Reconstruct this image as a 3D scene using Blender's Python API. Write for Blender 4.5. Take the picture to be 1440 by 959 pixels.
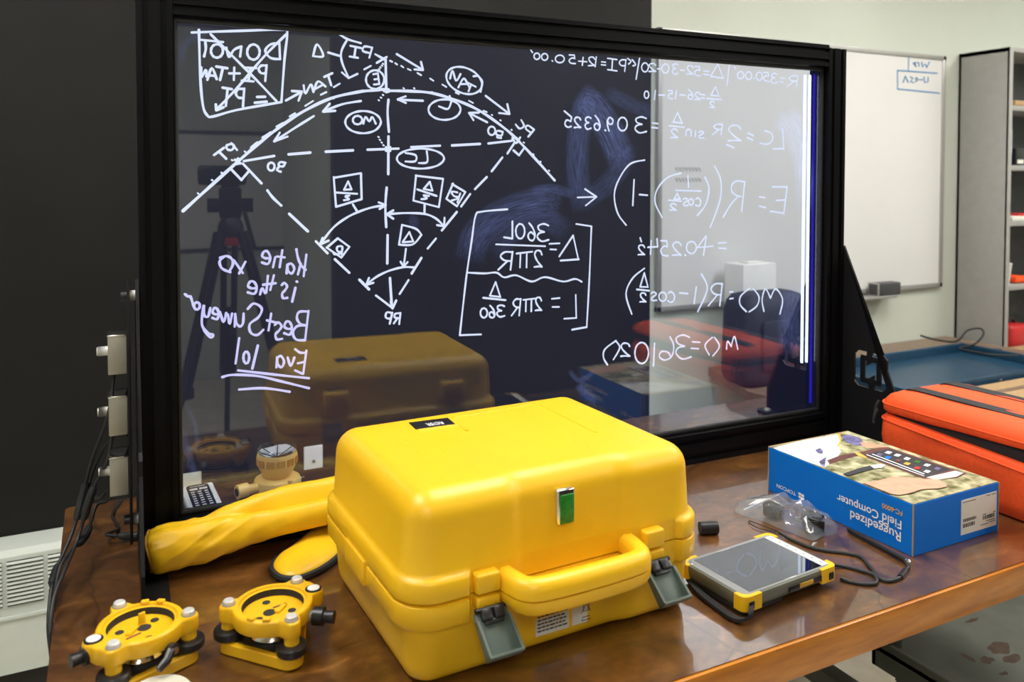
import bpy, bmesh, math, random
from mathutils import Vector, Matrix, noise
for o in list(bpy.data.objects): bpy.data.objects.remove(o)
scene = bpy.context.scene
COL = scene.collection
PI = math.pi
# ------------------------------------------------------------------ camera
F_PX, PITCH, CX, CY, AZ = 1142.085, 0.0322022, 705.889, 288.104, 0.4584914
CAM = Vector((0.0, 0.0, 1.57))
cd = bpy.data.cameras.new('camera'); cam = bpy.data.objects.new('camera', cd); COL.objects.link(cam)
cam.location = CAM
cam.rotation_euler = (PI/2 - PITCH, 0, -AZ)
cd.sensor_width = 36.0; cd.sensor_fit = 'HORIZONTAL'
cd.lens = F_PX/1440*36.0
cd.shift_x = (720-CX)/1440; cd.shift_y = -(479.5-CY)/1440
cd.clip_start = 0.02; cd.clip_end = 60
cd.dof.use_dof = True; cd.dof.focus_distance = 1.65; cd.dof.aperture_fstop = 4.0
scene.camera = cam
# ------------------------------------------------------------------ world / exposure
w = bpy.data.worlds.new('room_world'); scene.world = w; w.use_nodes = True
w.node_tree.nodes['Background'].inputs[0].default_value = (0.9, 0.95, 1.0, 1)
w.node_tree.nodes['Background'].inputs[1].default_value = 0.05
vs = scene.view_settings
vs.view_transform = 'Standard'; vs.look = 'None'; vs.gamma = 1.0; vs.use_curve_mapping = False
vs.exposure = 0.0
LAMP_STRENGTH = 17.0
CEIL_Z = 3.0
TT = 0.85            # table top height
# ------------------------------------------------------------------ geometry of the photograph: pixel -> point on a real plane
def ray(u, v):
    X = (u-CX)/F_PX; U = -(v-CY)/F_PX
    c, s = math.cos(PITCH), math.sin(PITCH)
    d = Vector((X, c+U*s, U*c-s))
    c, s = math.cos(-AZ), math.sin(-AZ)
    return Vector((c*d.x-s*d.y, s*d.x+c*d.y, d.z))
def onz(u, v, z): d = ray(u, v); return CAM + d*((z-CAM.z)/d.z)
def ony(u, v, y): d = ray(u, v); return CAM + d*(y/d.y)
def onx(u, v, x): d = ray(u, v); return CAM + d*(x/d.x)
def onpl(u, v, o, n): d = ray(u, v); return CAM + d*((o-CAM).dot(n)/d.dot(n))
# ------------------------------------------------------------------ materials
def mat(name, col, rough=0.5, metal=0.0, var=0.0, vscale=20.0, col2=None, bump=0.0, bscale=200.0, spec=0.5,
        coat=0.0, alpha=1.0, trans=0.0, emit=None, estr=0.0, stretch=None, detail=4.0, rvar=0.0, sheen=0.0):
    m = bpy.data.materials.new(name); m.use_nodes = True
    nt = m.node_tree; b = nt.nodes['Principled BSDF']
    b.inputs['Base Color'].default_value = (*col, 1); b.inputs['Roughness'].default_value = rough
    b.inputs['Metallic'].default_value = metal; b.inputs['Specular IOR Level'].default_value = spec
    b.inputs['Coat Weight'].default_value = coat; b.inputs['Alpha'].default_value = alpha
    b.inputs['Transmission Weight'].default_value = trans
    if sheen: b.inputs['Sheen Weight'].default_value = sheen
    if emit: b.inputs['Emission Color'].default_value = (*emit, 1); b.inputs['Emission Strength'].default_value = estr
    tc = nt.nodes.new('ShaderNodeTexCoord'); mp = nt.nodes.new('ShaderNodeMapping')
    nt.links.new(tc.outputs['Object'], mp.inputs[0])
    if stretch: mp.inputs['Scale'].default_value = stretch
    if var > 0 or col2 or rvar:
        n = nt.nodes.new('ShaderNodeTexNoise'); n.inputs['Scale'].default_value = vscale; n.inputs['Detail'].default_value = detail
        nt.links.new(mp.outputs[0], n.inputs['Vector'])
        r = nt.nodes.new('ShaderNodeValToRGB')
        r.color_ramp.elements[0].position = 0.35; r.color_ramp.elements[1].position = 0.65
        if col2 is None: c2 = tuple(min(1, c*(1+var)) for c in col); c1 = tuple(c*(1-var) for c in col)
        else: c1, c2 = col, col2
        r.color_ramp.elements[0].color = (*c1, 1); r.color_ramp.elements[1].color = (*c2, 1)
        nt.links.new(n.outputs['Fac'], r.inputs[0]); nt.links.new(r.outputs[0], b.inputs['Base Color'])
        if rvar:
            mr = nt.nodes.new('ShaderNodeMapRange'); mr.inputs['To Min'].default_value = max(0, rough-rvar); mr.inputs['To Max'].default_value = rough+rvar
            nt.links.new(tc.outputs['Object'], mp.inputs[0]); n5 = nt.nodes.new('ShaderNodeTexNoise'); n5.inputs['Scale'].default_value = 5; n5.inputs['Detail'].default_value = 2; nt.links.new(tc.outputs['Object'], n5.inputs['Vector']); nt.links.new(n5.outputs['Fac'], mr.inputs['Value']); nt.links.new(mr.outputs[0], b.inputs['Roughness'])
    if bump > 0:
        n2 = nt.nodes.new('ShaderNodeTexNoise'); n2.inputs['Scale'].default_value = bscale; n2.inputs['Detail'].default_value = 3
        nt.links.new(mp.outputs[0], n2.inputs['Vector'])
        bp = nt.nodes.new('ShaderNodeBump'); bp.inputs['Strength'].default_value = bump; bp.inputs['Distance'].default_value = 0.002
        nt.links.new(n2.outputs['Fac'], bp.inputs['Height']); nt.links.new(bp.outputs[0], b.inputs['Normal'])
    return m
def emat(name, col, s):
    m = bpy.data.materials.new(name); m.use_nodes = True; nt = m.node_tree
    nt.nodes.remove(nt.nodes['Principled BSDF'])
    e = nt.nodes.new('ShaderNodeEmission'); e.inputs[0].default_value = (*col, 1); e.inputs[1].default_value = s
    nt.links.new(e.outputs[0], nt.nodes['Material Output'].inputs[0]); return m
def glassmat(name, ior=1.5, tint=(1, 1, 1), rough=0.0, haze=None, hz=0.0, glow=None):
    m = bpy.data.materials.new(name); m.use_nodes = True; nt = m.node_tree
    nt.nodes.remove(nt.nodes['Principled BSDF'])
    t = nt.nodes.new('ShaderNodeBsdfTransparent'); t.inputs[0].default_value = (*tint, 1)
    g = nt.nodes.new('ShaderNodeBsdfGlossy'); g.inputs['Roughness'].default_value = rough
    lw = nt.nodes.new('ShaderNodeLayerWeight'); F0 = ((ior-1)/(ior+1))**2
    pw = nt.nodes.new('ShaderNodeMath'); pw.operation = 'POWER'; pw.inputs[1].default_value = 5; nt.links.new(lw.outputs['Facing'], pw.inputs[0])
    f = nt.nodes.new('ShaderNodeMath'); f.operation = 'MULTIPLY_ADD'; f.inputs[1].default_value = 1-F0; f.inputs[2].default_value = F0; nt.links.new(pw.outputs[0], f.inputs[0])
    mx = nt.nodes.new('ShaderNodeMixShader')
    nt.links.new(f.outputs[0], mx.inputs[0]); nt.links.new(t.outputs[0], mx.inputs[1]); nt.links.new(g.outputs[0], mx.inputs[2])
    out = mx.outputs[0]
    if haze:   # milky film: a little diffuse scattering
        d = nt.nodes.new('ShaderNodeBsdfDiffuse'); d.inputs[0].default_value = (*haze, 1); m2 = nt.nodes.new('ShaderNodeMixShader'); m2.inputs[0].default_value = hz
        nt.links.new(out, m2.inputs[1]); nt.links.new(d.outputs[0], m2.inputs[2]); out = m2.outputs[0]
    if glow:   # edge-lit pane: faint light scattered out of the sheet
        e = nt.nodes.new('ShaderNodeEmission'); e.inputs[0].default_value = (*glow, 1); ad = nt.nodes.new('ShaderNodeAddShader')
        nt.links.new(out, ad.inputs[0]); nt.links.new(e.outputs[0], ad.inputs[1]); out = ad.outputs[0]
    nt.links.new(out, nt.nodes['Material Output'].inputs[0]); return m
M = {}
M['pale_wall'] = mat('pale_green_paint', (0.57, 0.605, 0.525), 0.7, var=0.02, vscale=3, bump=0.1, bscale=150)
M['black_wall'] = mat('black_wall_paint', (0.0078, 0.0071, 0.0060), 0.62, var=0.15, vscale=4, spec=0.28, bump=0.1, bscale=150)
M['floor'] = mat('vinyl_tile_floor', (0.56, 0.50, 0.38), 0.4, col2=(0.66, 0.60, 0.48), vscale=9)
M['ceiling'] = mat('ceiling_tile', (0.75, 0.74, 0.70), 0.9, var=0.05, vscale=60)
M['yellow'] = mat('yellow_case_plastic', (0.88, 0.505, 0.010), 0.38, var=0.02, vscale=8, bump=0.05, bscale=500)
M['yellow_dark'] = mat('dark_seam', (0.30, 0.15, 0.0), 0.6)
M['trib_yellow'] = mat('tribrach_yellow_enamel', (0.82, 0.455, 0.010), 0.33, var=0.03, vscale=30)
M['vinyl'] = mat('yellow_vinyl', (0.84, 0.50, 0.010), 0.36, var=0.06, vscale=14, bump=0.12, bscale=60)
M['prism_yellow'] = mat('prism_yellow_plastic', (0.95, 0.62, 0.18), 0.35, var=0.02)
M['black'] = mat('black_plastic', (0.012, 0.012, 0.013), 0.35, var=0.1)
M['black_rubber'] = mat('black_rubber', (0.014, 0.014, 0.015), 0.55, var=0.1)
M['black_metal'] = mat('black_anodised_aluminium', (0.0035, 0.0035, 0.004), 0.34, metal=0.0, var=0.08, vscale=80, bump=0.08, bscale=900, spec=0.13)
M['black_panel'] = mat('black_acrylic_panel', (0.006, 0.006, 0.007), 0.55, var=0.05, spec=0.25)
M['chrome'] = mat('chrome', (0.75, 0.74, 0.72), 0.15, metal=1.0, var=0.03)
M['steel'] = mat('brushed_aluminium', (0.36, 0.34, 0.28), 0.42, metal=0.4, var=0.04, vscale=40)
M['white'] = mat('white_plastic', (0.78, 0.77, 0.74), 0.45, var=0.02)
M['cream'] = mat('cream_plastic', (0.62, 0.59, 0.48), 0.45, var=0.02)
M['paper'] = mat('white_paper', (0.74, 0.73, 0.66), 0.75, var=0.02)
M['ink'] = mat('black_ink', (0.03, 0.03, 0.035), 0.7, var=0.1)
M['white_ink'] = mat('white_ink', (0.85, 0.86, 0.86), 0.6, var=0.02)
M['orange_ink'] = mat('amber_ink', (0.85, 0.45, 0.06), 0.6, var=0.02)
M['green'] = mat('green_enamel', (0.008, 0.20, 0.015), 0.4, var=0.25, vscale=150)
M['latch_grey'] = mat('grey_green_latch_plastic', (0.095, 0.125, 0.105), 0.42, var=0.04)
M['heater'] = mat('cream_heater_enamel', (0.62, 0.66, 0.60), 0.4, var=0.02)
M['dark_gap'] = mat('dark_gap', (0.02, 0.018, 0.016), 0.8, var=0.1)
M['whiteboard'] = mat('whiteboard_surface', (0.70, 0.69, 0.67), 0.32, var=0.015, vscale=3)
M['alu'] = mat('satin_aluminium', (0.42, 0.41, 0.39), 0.4, metal=0.5, var=0.03)
M['blue_ink'] = mat('blue_marker_ink', (0.10, 0.28, 0.55), 0.7, var=0.1)
M['grey_paint'] = mat('grey_shelf_enamel', (0.34, 0.33, 0.31), 0.5, var=0.03)
M['bag'] = mat('orange_bag_fabric', (0.90, 0.085, 0.008), 0.7, var=0.05, vscale=120, bump=0.25, bscale=700)
M['strap'] = mat('black_webbing', (0.012, 0.012, 0.014), 0.7, var=0.2, vscale=200, bump=0.3, bscale=600)
M['box_blue'] = mat('blue_printed_card', (0.0, 0.175, 0.72), 0.5, spec=0.25, var=0.02)
M['card'] = mat('brown_card', (0.42, 0.27, 0.13), 0.8, var=0.06, vscale=60)
M['tray_blue'] = mat('blue_steel_tray', (0.012, 0.05, 0.095), 0.28, var=0.1, vscale=20)
M['far_wood'] = mat('brown_laminate', (0.20, 0.13, 0.085), 0.4, var=0.12, vscale=6, stretch=(2, 12, 2))
M['cart'] = mat('worn_grey_green_steel', (0.085, 0.09, 0.07), 0.6, col2=(0.12, 0.125, 0.10), vscale=7, bump=0.1, bscale=120)
M['rust'] = mat('brown_stain', (0.055, 0.028, 0.012), 0.5, var=0.3, vscale=60)
M['tab_grey'] = mat('tablet_grey_plastic', (0.13, 0.13, 0.10), 0.42, var=0.03)
M['tab_bezel'] = mat('tablet_bezel_grey', (0.25, 0.26, 0.26), 0.36, var=0.02)
M['tab_yellow'] = mat('tablet_amber_bumper', (0.86, 0.48, 0.006), 0.42, var=0.03)
M['screen'] = mat('dark_screen_glass', (0.006, 0.010, 0.013), 0.02, spec=1.0, coat=0.6)
M['navy'] = mat('dark_navy_fabric', (0.02, 0.022, 0.04), 0.7, var=0.15)
M['dark_grey'] = mat('dark_grey_plastic', (0.05, 0.05, 0.055), 0.5, var=0.1)
M['red'] = mat('red_plastic', (0.55, 0.02, 0.02), 0.5, var=0.05)
M['film'] = glassmat('clear_bag_film', 1.7, (0.95, 0.96, 0.97), 0.12, (0.75, 0.78, 0.82), 0.09)
M['lens'] = glassmat('clear_lens_glass', 1.35, (0.96, 0.97, 0.98))
M['pane'] = glassmat('lightboard_glass', 1.85, (0.90, 0.935, 0.985), glow=(0.0022, 0.0026, 0.0085))
M['bright_steel'] = mat('bright_steel', (0.72, 0.71, 0.69), 0.32, metal=0.35, var=0.03)
M['mirror'] = mat('prism_reflection_white', (0.93, 0.92, 0.88), 0.3, metal=0.0, var=0.02)  # plain matt white stands in for bright reflections in the prism facets
M['glow_white'] = emat('lit_marker_white', (0.86, 0.88, 1.0), 1.25)
M['glow_violet'] = emat('lit_marker_violet', (0.72, 0.66, 1.0), 1.25)
M['led_white'] = emat('led_white', (0.90, 0.95, 1.0), 2.2)
M['led_blue'] = emat('led_blue_edge', (0.05, 0.02, 0.9), 0.5)
M['diffuser'] = emat('fluorescent_diffuser', (1.0, 0.98, 0.94), LAMP_STRENGTH)
M['screen'].node_tree.nodes['Principled BSDF'].inputs['IOR'].default_value = 2.1
# lacquered bench top: mottled dark veneer
def bench_mat():
    m = mat('lacquered_bench_veneer', (0.05, 0.02, 0.007), 0.24, spec=0.9, coat=1.0)
    nt = m.node_tree; b = nt.nodes['Principled BSDF']; tc = nt.nodes.new('ShaderNodeTexCoord')
    mp = nt.nodes.new('ShaderNodeMapping'); mp.inputs['Scale'].default_value = (1, 1.7, 1); nt.links.new(tc.outputs['Object'], mp.inputs[0])
    n = nt.nodes.new('ShaderNodeTexNoise'); n.inputs['Scale'].default_value = 8; n.inputs['Detail'].default_value = 10; n.inputs['Distortion'].default_value = 1.0
    n.inputs['Roughness'].default_value = 0.68
    nt.links.new(mp.outputs[0], n.inputs['Vector'])
    r = nt.nodes.new('ShaderNodeValToRGB'); cr = r.color_ramp
    cr.elements[0].position = 0.30; cr.elements[0].color = (0.040, 0.015, 0.004, 1)
    cr.elements[1].position = 0.72; cr.elements[1].color = (0.32, 0.145, 0.034, 1)
    e = cr.elements.new(0.5); e.color = (0.105, 0.040, 0.0085, 1)
    e = cr.elements.new(0.62); e.color = (0.165, 0.066, 0.013, 1)
    nt.links.new(n.outputs['Fac'], r.inputs[0])
    # worn scratches
    v = nt.nodes.new('ShaderNodeTexNoise'); v.inputs['Scale'].default_value = 60; v.inputs['Detail'].default_value = 4
    nt.links.new(tc.outputs['Object'], v.inputs['Vector'])
    mx = nt.nodes.new('ShaderNodeMix'); mx.data_type = 'RGBA'; mx.blend_type = 'MULTIPLY'; mx.inputs[0].default_value = 0.55
    nt.links.new(r.outputs[0], mx.inputs[6]); 
    r2 = nt.nodes.new('ShaderNodeValToRGB'); r2.color_ramp.elements[0].position = 0.3; r2.color_ramp.elements[1].position = 0.6
    r2.color_ramp.elements[0].color = (0.55, 0.53, 0.50, 1); r2.color_ramp.elements[1].color = (1.15, 1.15, 1.15, 1)
    nt.links.new(v.outputs['Fac'], r2.inputs[0]); nt.links.new(r2.outputs[0], mx.inputs[7])
    # sparse dark cracks in the lacquer
    vo = nt.nodes.new('ShaderNodeTexVoronoi'); vo.feature = 'DISTANCE_TO_EDGE'; vo.inputs['Scale'].default_value = 2.6
    n3 = nt.nodes.new('ShaderNodeTexNoise'); n3.inputs['Scale'].default_value = 6; nt.links.new(tc.outputs['Object'], n3.inputs['Vector'])
    mv = nt.nodes.new('ShaderNodeMix'); mv.data_type = 'VECTOR'; mv.inputs[0].default_value = 0.07
    nt.links.new(tc.outputs['Object'], mv.inputs[4]); nt.links.new(n3.outputs['Color'], mv.inputs[5]); nt.links.new(mv.outputs[1], vo.inputs['Vector'])
    r3 = nt.nodes.new('ShaderNodeValToRGB'); r3.color_ramp.elements[0].position = 0.0; r3.color_ramp.elements[1].position = 0.006
    r3.color_ramp.elements[0].color = (0.35, 0.3, 0.28, 1); r3.color_ramp.elements[1].color = (1, 1, 1, 1)
    nt.links.new(vo.outputs['Distance'], r3.inputs[0])
    mx2 = nt.nodes.new('ShaderNodeMix'); mx2.data_type = 'RGBA'; mx2.blend_type = 'MULTIPLY'; mx2.inputs[0].default_value = 1.0
    nt.links.new(mx.outputs[2], mx2.inputs[6]); nt.links.new(r3.outputs[0], mx2.inputs[7]); nt.links.new(mx2.outputs[2], b.inputs['Base Color'])
    mr = nt.nodes.new('ShaderNodeMapRange'); mr.inputs['To Min'].default_value = 0.24; mr.inputs['To Max'].default_value = 0.38
    nt.links.new(tc.outputs['Object'], mp.inputs[0]); n5 = nt.nodes.new('ShaderNodeTexNoise'); n5.inputs['Scale'].default_value = 5; n5.inputs['Detail'].default_value = 2; nt.links.new(tc.outputs['Object'], n5.inputs['Vector']); nt.links.new(n5.outputs['Fac'], mr.inputs['Value']); nt.links.new(mr.outputs[0], b.inputs['Roughness'])
    bp = nt.nodes.new('ShaderNodeBump'); bp.inputs['Strength'].default_value = 0.12; bp.inputs['Distance'].default_value = 0.001
    n4 = nt.nodes.new('ShaderNodeTexNoise'); n4.inputs['Scale'].default_value = 14; n4.inputs['Detail'].default_value = 2; nt.links.new(tc.outputs['Object'], n4.inputs['Vector'])
    nt.links.new(n4.outputs['Fac'], bp.inputs['Height']); nt.links.new(bp.outputs[0], b.inputs['Normal'])
    return m
M['bench'] = bench_mat()
M['bench_edge'] = mat('varnished_wood_edge', (0.40, 0.125, 0.006), 0.3, col2=(0.58, 0.21, 0.014), vscale=7, stretch=(1.2, 1, 9), detail=6, coat=0.1)
M['foliage'] = mat('printed_foliage', (0.10, 0.10, 0.02), 0.4, col2=(0.62, 0.58, 0.36), vscale=38, detail=5)
M['skin_print'] = mat('printed_skin', (0.62, 0.36, 0.24), 0.4, var=0.12, vscale=40)
M['maroon'] = mat('printed_maroon', (0.14, 0.055, 0.05), 0.4, var=0.1)
M['violet_print'] = mat('printed_violet', (0.16, 0.15, 0.32), 0.4, var=0.6, vscale=60)
M['tab_label'] = mat('amber_vent', (0.55, 0.30, 0.02), 0.5, var=0.2)
# ------------------------------------------------------------------ mesh builder
class MB:
    def __init__(s): s.v = []; s.f = []; s.m = []
    def add(s, vs_, fs_, mi=0, X=None):
        b = len(s.v)
        for p in vs_:
            p = Vector(p); s.v.append(tuple(X @ p) if X is not None else tuple(p))
        for f in fs_: s.f.append(tuple(b+i for i in f)); s.m.append(mi)
        return s
    def bm(s, bm, mi=0, X=None):
        bm.verts.index_update()
        s.add([v.co for v in bm.verts], [[v.index for v in f.verts] for f in bm.faces], mi, X); bm.free(); return s
    def box(s, c, d, bev=0.0, seg=2, rot=None, mi=0, X=None):
        bm = bmesh.new(); bmesh.ops.create_cube(bm, size=1)
        for v in bm.verts: v.co = Vector((v.co.x*d[0], v.co.y*d[1], v.co.z*d[2]))
        if bev > 0: bmesh.ops.bevel(bm, geom=bm.edges[:], offset=min(bev, min(d)*0.49), segments=seg, profile=0.5, affect='EDGES')
        T = Matrix.Translation(c)
        if rot is not None: T = T @ (rot if isinstance(rot, Matrix) else Matrix.Rotation(rot, 4, 'Z'))
        if X is not None: T = X @ T
        return s.bm(bm, mi, T)
    def ring(s, rings, mi=0, capa=True, capb=True, close=True, X=None):
        n = len(rings[0]); V = [p for r in rings for p in r]; Fs = []
        for i in range(len(rings)-1):
            for j in range(n if close else n-1):
                a, b = i*n+j, i*n+(j+1) % n
                Fs.append((a, b, b+n, a+n))
        if capa: Fs.append(tuple(reversed(range(n))))
        if capb: Fs.append(tuple(range((len(rings)-1)*n, len(rings)*n)))
        return s.add(V, Fs, mi, X)
    def lathe(s, prof, seg=32, mi=0, X=None, capa=True, capb=True):
        rings = [[(r*math.cos(2*PI*k/seg), r*math.sin(2*PI*k/seg), z) for k in range(seg)] for r, z in prof]
        return s.ring(rings, mi, capa, capb, True, X)
    def cyl(s, p0, p1, r0, r1=None, seg=16, mi=0):
        r1 = r0 if r1 is None else r1; p0 = Vector(p0); p1 = Vector(p1); d = p1-p0
        X = Matrix.Translation(p0) @ d.to_track_quat('Z', 'Y').to_matrix().to_4x4()
        return s.lathe([(r0, 0), (r1, d.length)], seg, mi, X)
    def tube(s, pts, r, seg=8, mi=0, sx=1.0, caps=True):
        pts = [Vector(p) for p in pts]; n = len(pts); rings = []; up = None
        for i in range(n):
            t = (pts[min(i+1, n-1)]-pts[max(i-1, 0)]).normalized()
            if up is None:
                up = Vector((0, 0, 1)) if abs(t.z) < 0.9 else Vector((1, 0, 0))
            a = t.cross(up).normalized(); up = a.cross(t).normalized()
            rr = r[i] if isinstance(r, (list, tuple)) else r
            rings.append([pts[i] + a*rr*sx*math.cos(2*PI*k/seg) + up*rr*math.sin(2*PI*k/seg) for k in range(seg)])
        return s.ring(rings, mi, caps, caps)
    def prism(s, poly, z0, z1, mi=0, X=None):
        n = len(poly)
        return s.ring([[(p[0], p[1], z0) for p in poly], [(p[0], p[1], z1) for p in poly]], mi, True, True, True, X)
    def quad(s, a, b, c, d, mi=0): return s.add([a, b, c, d], [(0, 1, 2, 3)], mi)
    def build(s, name, mats, parent=None, smooth=35):
        me = bpy.data.meshes.new(name); me.from_pydata(s.v, [], s.f)
        if not isinstance(mats, (list, tuple)): mats = [mats]
        for m in mats: me.materials.append(M[m] if isinstance(m, str) else m)
        me.polygons.foreach_set('material_index', s.m)
        bm = bmesh.new(); bm.from_mesh(me); bmesh.ops.remove_doubles(bm, verts=bm.verts, dist=1e-6)
        bmesh.ops.recalc_face_normals(bm, faces=bm.faces); bm.to_mesh(me); bm.free()
        if smooth:
            me.polygons.foreach_set('use_smooth', [True]*len(me.polygons)); me.set_sharp_from_angle(angle=math.radians(smooth))
        me.update()
        o = bpy.data.objects.new(name, me); COL.objects.link(o)
        if parent is not None: o.parent = parent
        return o
def tag(o, label=None, cat=None, group=None, kind=None):
    if label: o['label'] = label
    if cat: o['category'] = cat
    if group: o['group'] = group
    if kind: o['kind'] = kind
    return o
def thing(name, label, cat, loc=(0, 0, 0), rz=0.0, group=None):
    o = bpy.data.objects.new(name, None); COL.objects.link(o); o.empty_display_size = 0.05
    o.location = loc; o.rotation_euler = (0, 0, rz); return tag(o, label, cat, group)
def struct(o): o['kind'] = 'structure'; return o
def catmull(pts, n=6, closed=False):
    P = [Vector(p) for p in pts]; out = []
    if len(P) < 3 and not closed: 
        return P
    N = len(P); rng = N if closed else N-1
    for i in range(rng):
        if closed: a, b, c, d = P[(i-1) % N], P[i], P[(i+1) % N], P[(i+2) % N]
        else: a, b, c, d = P[max(i-1, 0)], P[i], P[i+1], P[min(i+2, N-1)]
        for k in range(n):
            t = k/n
            out.append(0.5*((2*b)+(c-a)*t+(2*a-5*b+4*c-d)*t*t+(3*b-a-3*c+d)*t*t*t))
    if not closed: out.append(P[-1])
    return out
def text_mesh(body, size=1.0, extrude=0.0, bold=0.012):
    cu = bpy.data.curves.new('lettering', 'FONT'); cu.body = body; cu.size = size; cu.extrude = extrude; cu.offset = bold; cu.resolution_u = 3
    t = bpy.data.objects.new('lettering', cu); COL.objects.link(t)
    dg = bpy.context.evaluated_depsgraph_get(); me = bpy.data.meshes.new_from_object(t.evaluated_get(dg))
    bpy.data.objects.remove(t); bpy.data.curves.remove(cu)
    return me
def text_part(name, body, start, end, normal, material, parent, height=None, inv=None, lift=0.0004):
    """lettering laid on a surface from baseline start to baseline end (world), facing normal"""
    me = text_mesh(body, 1.0, 0.0)
    xs = [v.co.x for v in me.vertices]; x0, x1 = min(xs), max(xs)
    start = Vector(start); end = Vector(end); n = Vector(normal).normalized()
    d = end-start; L = d.length; ex = d.normalized(); ey = n.cross(ex).normalized()
    sx = L/(x1-x0); sy = sx if height is None else height/0.72
    P = inv if inv is not None else Matrix.Identity(4)
    for v in me.vertices:
        c = v.co.copy(); v.co = P @ (start + ex*((c.x-x0)*sx) + ey*(c.y*sy) + n*lift)
    me.materials.clear(); me.materials.append(M[material])
    o = bpy.data.objects.new(name, me); COL.objects.link(o); o.parent = parent
    return o
def inv_of(o): return (Matrix.Translation(o.location) @ Matrix.Rotation(o.rotation_euler[2], 4, 'Z')).inverted()
def rrect(w, d, r, nc=7, nx=1, ny=1, ox=0.0, oy=0.0):
    """rounded rectangle ring, lower-left at (ox, oy), counter-clockwise, straight sides split nx / ny"""
    r = max(r, 0.0005); P = []
    def corner(cx, cy, a0):
        for k in range(nc+1):
            a = a0 + PI/2*k/nc; P.append((ox+cx+r*math.cos(a), oy+cy+r*math.sin(a)))
    def side(x0, y0, x1, y1, n):
        for k in range(1, n): P.append((ox+x0+(x1-x0)*k/n, oy+y0+(y1-y0)*k/n))
    side(r, 0, w-r, 0, nx); corner(w-r, r, -PI/2); side(w, r, w, d-r, ny); corner(w-r, d-r, 0)
    side(w-r, d, r, d, nx); corner(r, d-r, PI/2); side(0, d-r, 0, r, ny); corner(r, r, PI)
    return P
def rbox_rings(w, d, prof, rv, nc=7, nx=1, ny=1, fn=None):
    """prof: list of (z, inset); returns rings for a rounded box"""
    R = []
    for z, i in prof:
        ring = [(x, y, z) for x, y in rrect(w-2*i, d-2*i, max(rv-i, 0.004), nc, nx, ny, i, i)]
        R.append([fn(p) if fn else p for p in ring])
    return R
# ================================================================== the room
WY, XL, XR, YF = 2.83, -2.4, 5.6, -3.4
def slab(name, c, d, m): return struct(MB().box(c, d).build(name, m, None, 0))
slab('floor', ((XL+XR)/2, (YF+WY)/2, -0.03), (XR-XL+0.2, WY-YF+0.2, 0.06), 'floor')
slab('ceiling', ((XL+XR)/2, (YF+WY)/2, CEIL_Z+0.03), (XR-XL+0.2, WY-YF+0.2, 0.06), 'ceiling')
BX = 2.105
slab('wall_back_left', ((XL+BX)/2, WY+0.05, CEIL_Z/2), (BX-XL, 0.1, CEIL_Z), 'black_wall')
slab('wall_back', ((BX+XR)/2, WY+0.05, CEIL_Z/2), (XR-BX, 0.1, CEIL_Z), 'pale_wall')
slab('wall_left', (XL-0.05, (YF+WY)/2, CEIL_Z/2), (0.1, WY-YF+0.2, CEIL_Z), 'pale_wall')
slab('wall_right', (XR+0.05, (YF+WY)/2, CEIL_Z/2), (0.1, WY-YF+0.2, CEIL_Z), 'pale_wall')
FX, FY2 = 1.12, -1.5
slab('wall_front_left', ((XL+FX)/2, YF-0.05, CEIL_Z/2), (FX-XL, 0.1, CEIL_Z), 'pale_wall')
slab('wall_front', ((FX+XR)/2, FY2-0.05, CEIL_Z/2), (XR-FX, 0.1, CEIL_Z), 'black_wall')
slab('wall_front_return', (FX+0.05, (YF+FY2-0.1)/2, CEIL_Z/2), (0.1, FY2-0.1-YF, CEIL_Z), 'pale_wall')
# fluorescent troffers on the ceiling
k = 0
for (lx, ly, wh) in ((-0.5, 1.35, 'above the left end of the bench'), (1.3, 1.35, 'above the middle of the bench'), (3.1, 1.35, 'above the blue tray'), (4.8, 1.35, 'in front of the bookshelf'),
                     (-0.6, -1.4, 'toward the front wall on the left'), (3.2, -0.75, 'toward the front wall on the right')):
    t = thing('ceiling_light', 'long fluorescent ceiling fixture ' + wh, 'ceiling light', (lx, ly, CEIL_Z-0.09), 0, 'fluorescent ceiling fixtures')
    h = MB(); h.box((0, 0, 0.065), (0.64, 1.24, 0.05)); 
    for sx_ in (-1, 1): h.box((sx_*0.315, 0, 0.03), (0.02, 1.24, 0.06))
    for sy_ in (-1, 1): h.box((0, sy_*0.615, 0.03), (0.62, 0.02, 0.06))
    h.build('housing', 'white', t, 0)
    MB().box((0, 0, 0.022), (0.60, 1.20, 0.012)).build('diffuser', 'diffuser', t, 0)
# ------------------------------------------------------------------ convector heater along the black wall
t = thing('wall_heater', 'cream baseboard heater with slotted grille on the black wall', 'heater', (-0.9, WY-0.11, 0))
b = MB(); x0, x1 = -1.2, 1.6
b.ring([[(x, 0.0, 0.125), (x, 0.0, 0.47), (x, 0.012, 0.487), (x, 0.035, 0.493), (x, 0.105, 0.493), (x, 0.105, 0.125)] for x in (x0, x1)])
b.build('casing', 'heater', t, 30)
l = MB(); l.box(((x0+x1)/2, -0.004, 0.292), (x1-x0, 0.006, 0.012), 0.002); l.build('casing_ridge', 'heater', t)
gx = -0.262+0.9
for kk in range(-3, 5):
    g = MB(); s_ = MB(); gx0 = gx + kk*0.1045 - 0.0
    g.box((gx0+0.047, -0.001, 0.392), (0.092, 0.003, 0.132))
    for q in range(11): s_.box((gx0+0.047, -0.006, 0.335+q*0.0118), (0.092, 0.008, 0.0030), rot=Matrix.Rotation(0.5, 4, 'X'))
    gp = g.build('grille', 'dark_gap', t, 0); s_.build('louvre', 'heater', gp, 0)
MB().box(((x0+x1)/2, 0.05, 0.06), (x1-x0-0.1, 0.05, 0.13)).build('plinth', 'dark_gap', t, 0)
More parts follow.
